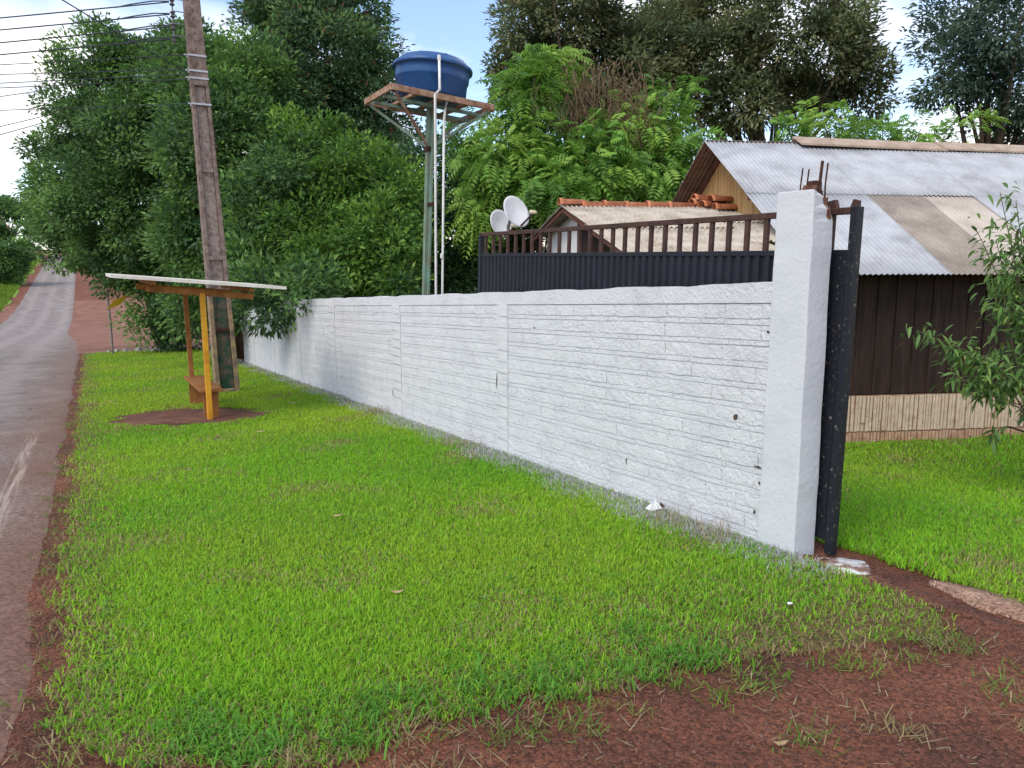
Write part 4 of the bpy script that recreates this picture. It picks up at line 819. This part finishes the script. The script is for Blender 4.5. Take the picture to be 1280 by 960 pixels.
for k in range(8):
    a = k * math.pi / 4; MB().bar((.54 * math.cos(a), .54 * math.sin(a), .618), (.18 * math.cos(a), .18 * math.sin(a), .662), .07, .03).build('lid_rib', M_bluetank, lid, bevel=.01)
MB().tube([(.06, 0, .65), (.06, 0, .75)], .012, 7).build('vent', M_hole, lid)
# two pipes
pp = thing('water_pipe', (0, 0, 0), 0, 'white plastic pipe rising to the rim of the blue tank', 'pipe', 'pipes to the tank')
pa = at(549, 73, 12.62); pb_ = at(545, 368, 12.85); zb = float(gz(pb_[0], pb_[1])); pp.location = (pb_[0], pb_[1], zb); L0 = np.array(pp.location)
MB().tube([(0, 0, -.1), pb_ - L0, at(544, 118, 12.55) - L0, at(550, 112, 12.55) - L0 + (0, -.02, 0), pa - L0], .021, 10).build('tube', M_pvc, pp, True)
MB().tube([pa - L0 + (0, 0, -.03), pa - L0 + (0, 0, .05)], .028, 10).build('coupling', M_pvc, pp)
pp2 = thing('water_pipe', (0, 0, 0), 0, 'second white plastic pipe ending under the tank platform', 'pipe', 'pipes to the tank')
pa = at(555, 150, 13.1); pb_ = at(553, 368, 13.05); zb = float(gz(pb_[0], pb_[1])); pp2.location = (pb_[0], pb_[1], zb); L0 = np.array(pp2.location)
pe = np.array(tank_loc) + np.array([.3, -.1, -.02]); MB().tube([(0, 0, -.1), pb_ - L0, pa - L0, (pa - L0) * .5 + (pe - L0) * .5 + (0, 0, .1), pe - L0], .02, 10).build('tube', M_pvc, pp2, True)
MB().tube([pb_ - L0 + (0, 0, .6), pb_ - L0 + (0, 0, .68)], .027, 10).build('coupling', M_pvc, pp2)

# ------------------------------------------------------------------ wooden house (local x along its ridge, y back, z 0 = camera ground level)
HA = R(8); E0 = Vector((3.676, 9.55, 0)); hs = thing('wooden_house', (3.676, 9.55, -.95), HA, 'dark wooden house with pale corrugated roof and open gable', 'house')
ZB = .95; EZ = 1.522 + ZB; W_h, H_h = 3.64, 2.14; RLEN = 8.6
def corr(nw, L, pitch=.076, amp=.010, per=6, thick=.004, seed=0):          # corrugated sheet: x across the waves, y up the slope
    r_ = random.Random(seed); nx = nw * per + 1; ny = 4; V = []
    for lay in (0, -thick):
        for j in range(ny):
            for i in range(nx): V.append((i * pitch / per, L * j / (ny - 1), amp * math.sin(2 * math.pi * i / per) + lay + .003 * math.sin(j * 2 + seed)))
    K = nx * ny; fs = []
    for j in range(ny - 1):
        for i in range(nx - 1): a = j * nx + i; fs.append((a, a + 1, a + nx + 1, a + nx)); fs.append((K + a, K + a + nx, K + a + nx + 1, K + a + 1))
    for i in range(nx - 1):
        fs.append((i, K + i, K + i + 1, i + 1)); a = (ny - 1) * nx + i; fs.append((a, a + 1, K + a + 1, K + a))
    for j in range(ny - 1):
        a = j * nx; fs.append((a, a + nx, K + a + nx, K + a)); a = j * nx + nx - 1; fs.append((a, K + a, K + a + nx, a + nx))
    return MB().add(V, fs)
slope = math.atan2(H_h, W_h); SLN = math.hypot(W_h, H_h)
def sheet_obj(me, parent, x0, y0, z0, ang, flip=False):
    o = link(bpy.data.objects.new('roof_sheet', me), parent)
    if not flip: o.matrix_basis = Matrix.Translation((x0, y0, z0)) @ Matrix.Rotation(ang, 4, 'X')
    else: o.matrix_basis = Matrix.Translation((x0, y0, z0)) @ Matrix.Rotation(math.pi, 4, 'Z') @ Matrix.Rotation(ang, 4, 'X')
    return o
LOW = SLN * .56; UPL = SLN * .47; NW = 13; SW = NW * .076
def sheet_set(L, nw, amp=.010, pitch=.076): 
    d = {}
    for nm, m_ in (('zinc', M_zinc), ('old', M_oldzinc), ('tan', M_tan_sheet), ('fibro', M_fibro)):
        d[nm] = corr(nw, L, pitch, amp).data('roof_sheet', m_); d[nm].materials.append(M_underside)
        n_ = len(d[nm].polygons); d[nm].polygons.foreach_set('use_smooth', [True] * n_)
        mi_ = [1 if (len(p.vertices) == 4 and p.normal.z < -.3) else 0 for p in d[nm].polygons]; d[nm].polygons.foreach_set('material_index', mi_)
    return d
lowd, upd = sheet_set(LOW, NW), sheet_set(UPL, NW)
kinds = ['zinc', 'zinc', 'old', 'tan', 'zinc', 'zinc', 'zinc', 'zinc', 'zinc', 'zinc']
for i in range(10):
    x = i * (SW - .076); up_m = LOW - .1
    sheet_obj(lowd[kinds[i]], hs, x, 0 + random.uniform(-.02, .02), EZ + (i % 2) * .0012, slope)
    sheet_obj(upd['zinc'], hs, x, up_m * math.cos(slope), EZ + up_m * math.sin(slope) + .012 + (i % 2) * .0012, slope)
    sheet_obj(lowd['zinc'], hs, x + SW, 2 * W_h, EZ + (i % 2) * .0012, slope, True)
    sheet_obj(upd['zinc'], hs, x + SW, 2 * W_h - up_m * math.cos(slope), EZ + up_m * math.sin(slope) + .012 + (i % 2) * .0012, slope, True)
GX0 = .42; FY = .48; ZU = EZ - .03
def roof_u(y): return ZU + min(y, 2 * W_h - y) * math.tan(slope) - .02
XE = 8.2
mbk = MB(); pl = [(GX0 + .03, FY + .03, 0), (GX0 + .03, 2 * W_h - FY - .03, 0), (GX0 + .03, 2 * W_h - FY - .03, roof_u(FY + .03)), (GX0 + .03, W_h, roof_u(W_h) - .04), (GX0 + .03, FY + .03, roof_u(FY + .03))]
mbk.prism(pl, (XE - GX0 - .06, 0, 0)).build('wall', M_darkwood, hs)
y = FY; r_ = random.Random(3)
while y < 2 * W_h - FY - .02:                                             # gable boards
    wdt = r_.uniform(.2, .26); y1 = min(y + wdt, 2 * W_h - FY); dpt = r_.uniform(0, .008)
    tops = [roof_u(y), roof_u(y1 - .014)]; pl = [(GX0 - dpt, y, .8), (GX0 - dpt, y1 - .014, .8), (GX0 - dpt, y1 - .014, tops[1])] + ([(GX0 - dpt, W_h, roof_u(W_h))] if y < W_h < y1 - .014 else []) + [(GX0 - dpt, y, tops[0])]
    MB().prism(pl, (.028, 0, 0)).build('gable_board', M_gablewood, hs); y = y1
x = GX0; 
while x < XE - .02:                                                       # front boards with cover strips
    wdt = r_.uniform(.24, .28); x1 = min(x + wdt, XE); dp = r_.uniform(0, .012)
    MB().box(x + .004, x1 - .004, FY - dp - .012, FY + .028, .95 - .75 + .68, roof_u(FY) - .012).build('wall_board', M_darkwood, hs)
    MB().box(x1 - .028, x1 + .028, FY - .034, FY - dp - .013, .95 - .75 + .68, roof_u(FY) - .02).build('cover_strip', M_darkwood, hs); x = x1
MB().box(GX0, XE, FY - .03, FY + .02, -.1, .865).build('skirting', M_tile_dark, hs)
x = GX0; k = 0
while x < XE - .05:                                                       # two rows of split-stone tiles, each a bundle of upright strips
    for row, (z0, z1) in enumerate(((-.05, .36), (.372, .862))):
        mbt = MB(); xx = x
        while xx < x + .30 - .01:
            ws = r_.uniform(.026, .05); zc = r_.uniform(z0 + .05, z1 - .05); dd = r_.uniform(.006, .022); dd2 = r_.uniform(.004, .02)
            mbt.box(xx, xx + ws - .004, FY - .03 - dd, FY - .029, z0 + r_.uniform(0, .01), zc - .003); mbt.box(xx, xx + ws - .004, FY - .03 - dd2, FY - .029, zc + .003, z1 - r_.uniform(0, .012)); xx += ws + r_.choice([.004, .01, .02])
        mbt.build('stone_tile', M_tile_pale if row else M_tile_low, hs)
    x += .305
# purlin ends and rake of the open gable; ridge boards
for y in (.55, W_h * .55, W_h * 1.45, 2 * W_h - .55, W_h - .08): MB().bar((.06, y, roof_u(y) - .02), (GX0 + .02, y, roof_u(y) - .02), .06, .09).build('purlin', M_purlin, hs)
for y0, y1 in ((.02, W_h - .02), (2 * W_h - .02, W_h + .02)): MB().bar((GX0 - .03, y0 + (y1 - y0) * .1, roof_u(y0 + (y1 - y0) * .1) - .03), (GX0 - .03, y1, roof_u(y1) - .03), .04, .07).build('rafter', M_purlin, hs)
RZ = EZ + H_h + .02
for i, (xa, xb, za, zb_) in enumerate(((1.55, 4.25, .02, -.03), (4.15, 6.4, -.01, -.04), (6.3, RLEN, -.02, .0))):
    for sg_ in (-1, 1): MB().prism([(xa, W_h, RZ + .05 + za), (xb, W_h, RZ + .05 + zb_), (xb, W_h + sg_ * .22, RZ - .09 + zb_), (xa + .06, W_h + sg_ * .22, RZ - .09 + za)], (0, 0, .03)).build('ridge_cap', M_ridge, hs)
MB().box(XE - .02, XE + .1, FY - .06, FY + .06, 0, roof_u(FY)).build('corner_post', M_gablewood, hs)

# ------------------------------------------------------------------ low annexe with clay ridge tiles
A2 = at(700, 258, 12.955); ax = thing('annexe', (float(A2[0]), float(A2[1]), -.95), HA, 'low annexe with grey wavy roof, clay ridge tiles and white gable', 'annexe')
RZ2 = float(A2[2]) + .95; PIT = math.atan2(.84, 3.87); RUN = 3.9; RUNB = 3.0; PITB = math.atan(.13)
XR = 2.7
for i in range(4):
    nw_ = 10; rn = RUN if i < 3 else 3.0; L2 = rn / math.cos(PIT) * .55
    for j in range(2):
        me = corr(nw_, L2, .076, .019, seed=i).data('roof_sheet', [M_fibro, M_underside]); me.polygons.foreach_set('use_smooth', [True] * len(me.polygons))
        me.polygons.foreach_set('material_index', [1 if p.normal.z < -.3 else 0 for p in me.polygons])
        d0 = j * (L2 * .82); sheet_obj(me, ax, i * (nw_ * .076 - .076), -rn + d0 * math.cos(PIT), RZ2 - rn * math.tan(PIT) + d0 * math.sin(PIT) + j * .02 + (i % 2) * .0012, PIT)
    me = corr(nw_, RUNB / math.cos(PITB), .076, .019, seed=i + 9).data('roof_sheet', [M_fibro, M_underside]); sheet_obj(me, ax, i * (nw_ * .076 - .076) + nw_ * .076, RUNB, RZ2 - RUNB * math.tan(PITB) + (i % 2) * .0012, PITB, True)
def u2_(y): return RZ2 - .04 + (y * math.tan(PIT) if y < 0 else -y * math.tan(PITB))
xg = .30; pl = [(xg, -2.6, 0), (xg, 2.7, 0), (xg, 2.7, u2_(2.7)), (xg, 0, u2_(0)), (xg, -2.6, u2_(-2.6))]
MB().prism(pl, (XR - xg, 0, 0)).build('wall', M_whitewall, ax)
y = -2.6
while y < -.12:
    y1 = min(y + .19, -.10); MB().prism([(xg - .03, y + .003, .7), (xg - .03, y1 - .003, .7), (xg - .03, y1 - .003, u2_(y1)), (xg - .03, y + .003, u2_(y))], (.028, 0, 0)).build('wall_board', M_darkwood, ax); y = y1
for y0, y1 in ((-RUN, 0), (RUNB, 0)): MB().bar((.06, y0 * .97, u2_(y0 * .97) - .01), (.06, y1, u2_(y1) - .01), .04, .08).build('barge_board', M_purlin, ax)
def clay(x, y, z, L=.44, rot=0., tilt=0., parent=ax):
    mb = MB(); n = 9; V = []
    for j, (xx, rr_) in enumerate(((0, .15), (L * .12, .155), (L * .14, .135), (L, .12))):
        for lay in (0, .014):
            for k in range(n): a = math.pi * k / (n - 1); V.append((xx, (rr_ - lay) * math.cos(a), (rr_ - lay) * .72 * math.sin(a)))
    fs = []
    for j in range(3):
        for k in range(n - 1):
            a = j * 2 * n + k; fs.append((a, a + 1, a + 2 * n + 1, a + 2 * n)); a += n; fs.append((a, a + 2 * n, a + 2 * n + 1, a + 1))
    for k in range(n - 1): fs.append((k, n + k, n + k + 1, k + 1)); a = 6 * n + k; fs.append((a, a + 1, a + n + 1, a + n))
    o = mb.add(V, fs).build('ridge_tile', M_terra, parent, True); o.location = (x, y, z); o.rotation_euler = (0, tilt, rot); return o
for i in range(6): clay(-.02 + i * .37, .0 + random.uniform(-.015, .015), RZ2 + random.uniform(-.012, .012) + .02 * (i == 0), rot=random.uniform(-.05, .05))
for x, y, z, rt in ((2.25, .02, .05, .05), (2.32, -.25, .0, .1), (2.45, -.48, -.06, -.12), (2.62, .0, .04, 0), (2.85, -.15, .0, .2), (2.3, .05, .13, -.06), (2.42, -.36, .08, .06), (3.0, -.3, -.03, -.1)): clay(x, y, RZ2 + z, rot=rt)

# ------------------------------------------------------------------ satellite dishes on masts beside the annexe
def dish(px, py, Y, rad, nrm, label, foot_px):
    c = Vector(at(px, py, Y)); n_ = Vector(nrm).normalized(); gx, gy_ = c.x + .12 * -n_.x - .1 * n_.x, c.y + .25; g0 = Vector((gx, gy_, float(gz(gx, gy_))))
    root = thing('satellite_dish', g0, 0, label, 'satellite dish', 'satellite dishes by the annexe'); cl = c - g0
    q = n_.to_track_quat('Z', 'Y').to_matrix()
    mb = MB(); prof = [(0.001, -.055), (.3, -.05), (.6, -.034), (.85, -.012), (1, 0), (1.02, -.012), (.85, -.03), (.6, -.052), (.3, -.068), (0.001, -.072)]
    mb.lathe([(r_ * rad, z * rad / .3) for r_, z in prof], 40); V = [cl + q @ Vector((v_[0] * .92, v_[1], v_[2])) for v_ in mb.v]; mb.v = [tuple(v_) for v_ in V]; mb.build('reflector', M_dish, root, True)
    a0 = cl + q @ Vector((0, -rad * .95, -.03)); tip = cl + q @ Vector((.02, -rad * .7, rad * 1.25)); arm = MB().bar(a0, tip, .02, .025).build('arm', M_rustbrown, root)
    MB().tube([tip - (tip - cl).normalized() * .07, tip - (tip - cl).normalized() * .02, tip + (tip - cl).normalized() * .05], [.035, .03, .02], 12).build('receiver', mat('lnb', [(.45, .38, .25), (.55, .48, .34)], .6, 5, 3) if 'lnb' not in MATS else MATS['lnb'], arm)
    bk = cl - n_ * (rad * .3); MB().tube([bk, bk - n_ * .08, Vector((0, 0, bk.z - .22))], .022, 8).build('bracket', M_metalgrey, root)
    MB().tube([(0, 0, -.1), (0, 0, bk.z - .15)], .024, 8).build('mast', M_metalgrey, root)
    return root
dish(646, 264, 11.8, .255, (.62, -.72, .42), 'larger satellite dish with its arm pointing right beside the annexe', 0)
dish(627, 279, 12.3, .225, (.60, -.74, .32), 'smaller satellite dish partly hidden behind the other dish and the gate', 0)

# ------------------------------------------------------------------ far house, post and small litter
fh = thing('far_house', gbase(-6, 165), R(20), 'distant house with a red roof at the left edge', 'house')
MB().box(-6, 3, -4, 4, -1, 5.2).build('wall', M_whitewall, fh)
MB().add([(-7, -5, 5), (3.8, -5, 5), (3.8, 5, 5), (-7, 5, 5), (-7, 0, 8.2), (2.0, 0, 8.2)], [(3, 2, 1, 0), (0, 1, 5, 4), (2, 3, 4, 5), (1, 2, 5), (3, 0, 4)]).build('roof', M_rooftile_far, fh)
for x in (-3, .5): MB().box(x - .6, x + .6, -4.06, -3.98, 1.6, 3).build('window', M_hole, fh)
ph = thing('far_post', gbase(38, 118), 0, 'short dark wooden post on the far green bank', 'post'); MB().tube([(0, 0, -.3), (0, 0, 2.2), (.1, 0, 4.2)], [.32, .26, .2], 8).build('shaft', M_bark, ph)
MB().tube([(0, 0, 2.9), (.7, 0, 3.1)], .1, 6).build('stub', M_bark, ph)
rb = thing('rubble_heap', pst(29.9, 1.9), 0, 'low heap of grey rubble at the end of the lawn', 'rubble'); r_ = np.random.default_rng(2)
for k in range(26):
    a = r_.uniform(.05, .14); c = (r_.normal(0, .75), r_.normal(0, .25), a * .3); pl = [(c[0] + a * math.cos(j * 1.05) * r_.uniform(.7, 1.2), c[1] + a * math.sin(j * 1.05) * r_.uniform(.7, 1.2), c[2] - .06) for j in range(6)]; MB().prism(pl, (r_.normal(0, .02), r_.normal(0, .02), a * 1.1)).build('stone', M_rubble, rb)
def litter(name, label, s_, t0, pts, m_, th_=.004, dz=.02):
    o = MB().prism([Vector(p) for p in pts], (0, 0, th_)).build(name, m_); o.location = pst(s_, t0, dz); return tag(o, label, 'litter')
o = thing('crumpled_paper', pst(4.32, 3.57, .02), R(30), 'crumpled white paper lying at the foot of the wall', 'litter')
MB().add([(-.05, -.03, .0), (.05, -.04, .01), (.06, .03, .02), (-.04, .05, .0), (.01, .0, .075), (-.03, -.01, .06)], [(0, 1, 4, 5), (1, 2, 4), (2, 3, 5, 4), (3, 0, 5), (3, 2, 1, 0)]).build('sheet', M_paper, o)
MB().add([(.04, -.02, .0), (.1, -.03, .0), (.09, .04, .0), (.06, .0, .05)], [(0, 1, 3), (1, 2, 3), (2, 0, 3), (2, 1, 0)]).build('scrap', M_hole, o)
litter('paper_scrap', 'tiny white scrap on the thin grass in front of the pillar', 2.55, 3.0, [(-.012, -.01, 0), (.014, -.008, .004), (.01, .012, 0), (-.01, .01, .002)], M_paper, .003, .035)
M_dl = mat('dead_leaf', [(.30, .2, .11), (.45, .34, .2)], .9, 20, 4)
for i, (s_, t0, lab) in enumerate(((3.75, 1.35, 'curled dry leaf on the middle of the lawn'), (5.4, 1.5, 'dry tan leaf on the lawn nearer the road'), (9.6, 1.75, 'dry leaf on the lawn in front of the shelter'), (1.75, 2.05, 'dry leaf on the red earth drive'), (12.1, 2.7, 'pale dead leaf behind the shelter bench'))):
    k = .62 + s_ / 12; litter('dead_leaf', lab, s_, t0, [(-.035 * k, 0, .01), (-.01 * k, -.014 * k, 0), (.02 * k, -.012 * k, .004), (.04 * k, 0, .014), (.018 * k, .013 * k, .004), (-.012 * k, .014 * k, 0)], M_dl, .002, .035 if s_ > 2.3 else .0)
tris = sum(len(m_.loop_triangles) or sum(len(p.vertices) - 2 for p in m_.polygons) if len(m_.polygons) < 20000 else len(m_.polygons) for m_ in bpy.data.meshes); print('TRIANGLES', tris, 'OBJECTS', len(SC.objects))
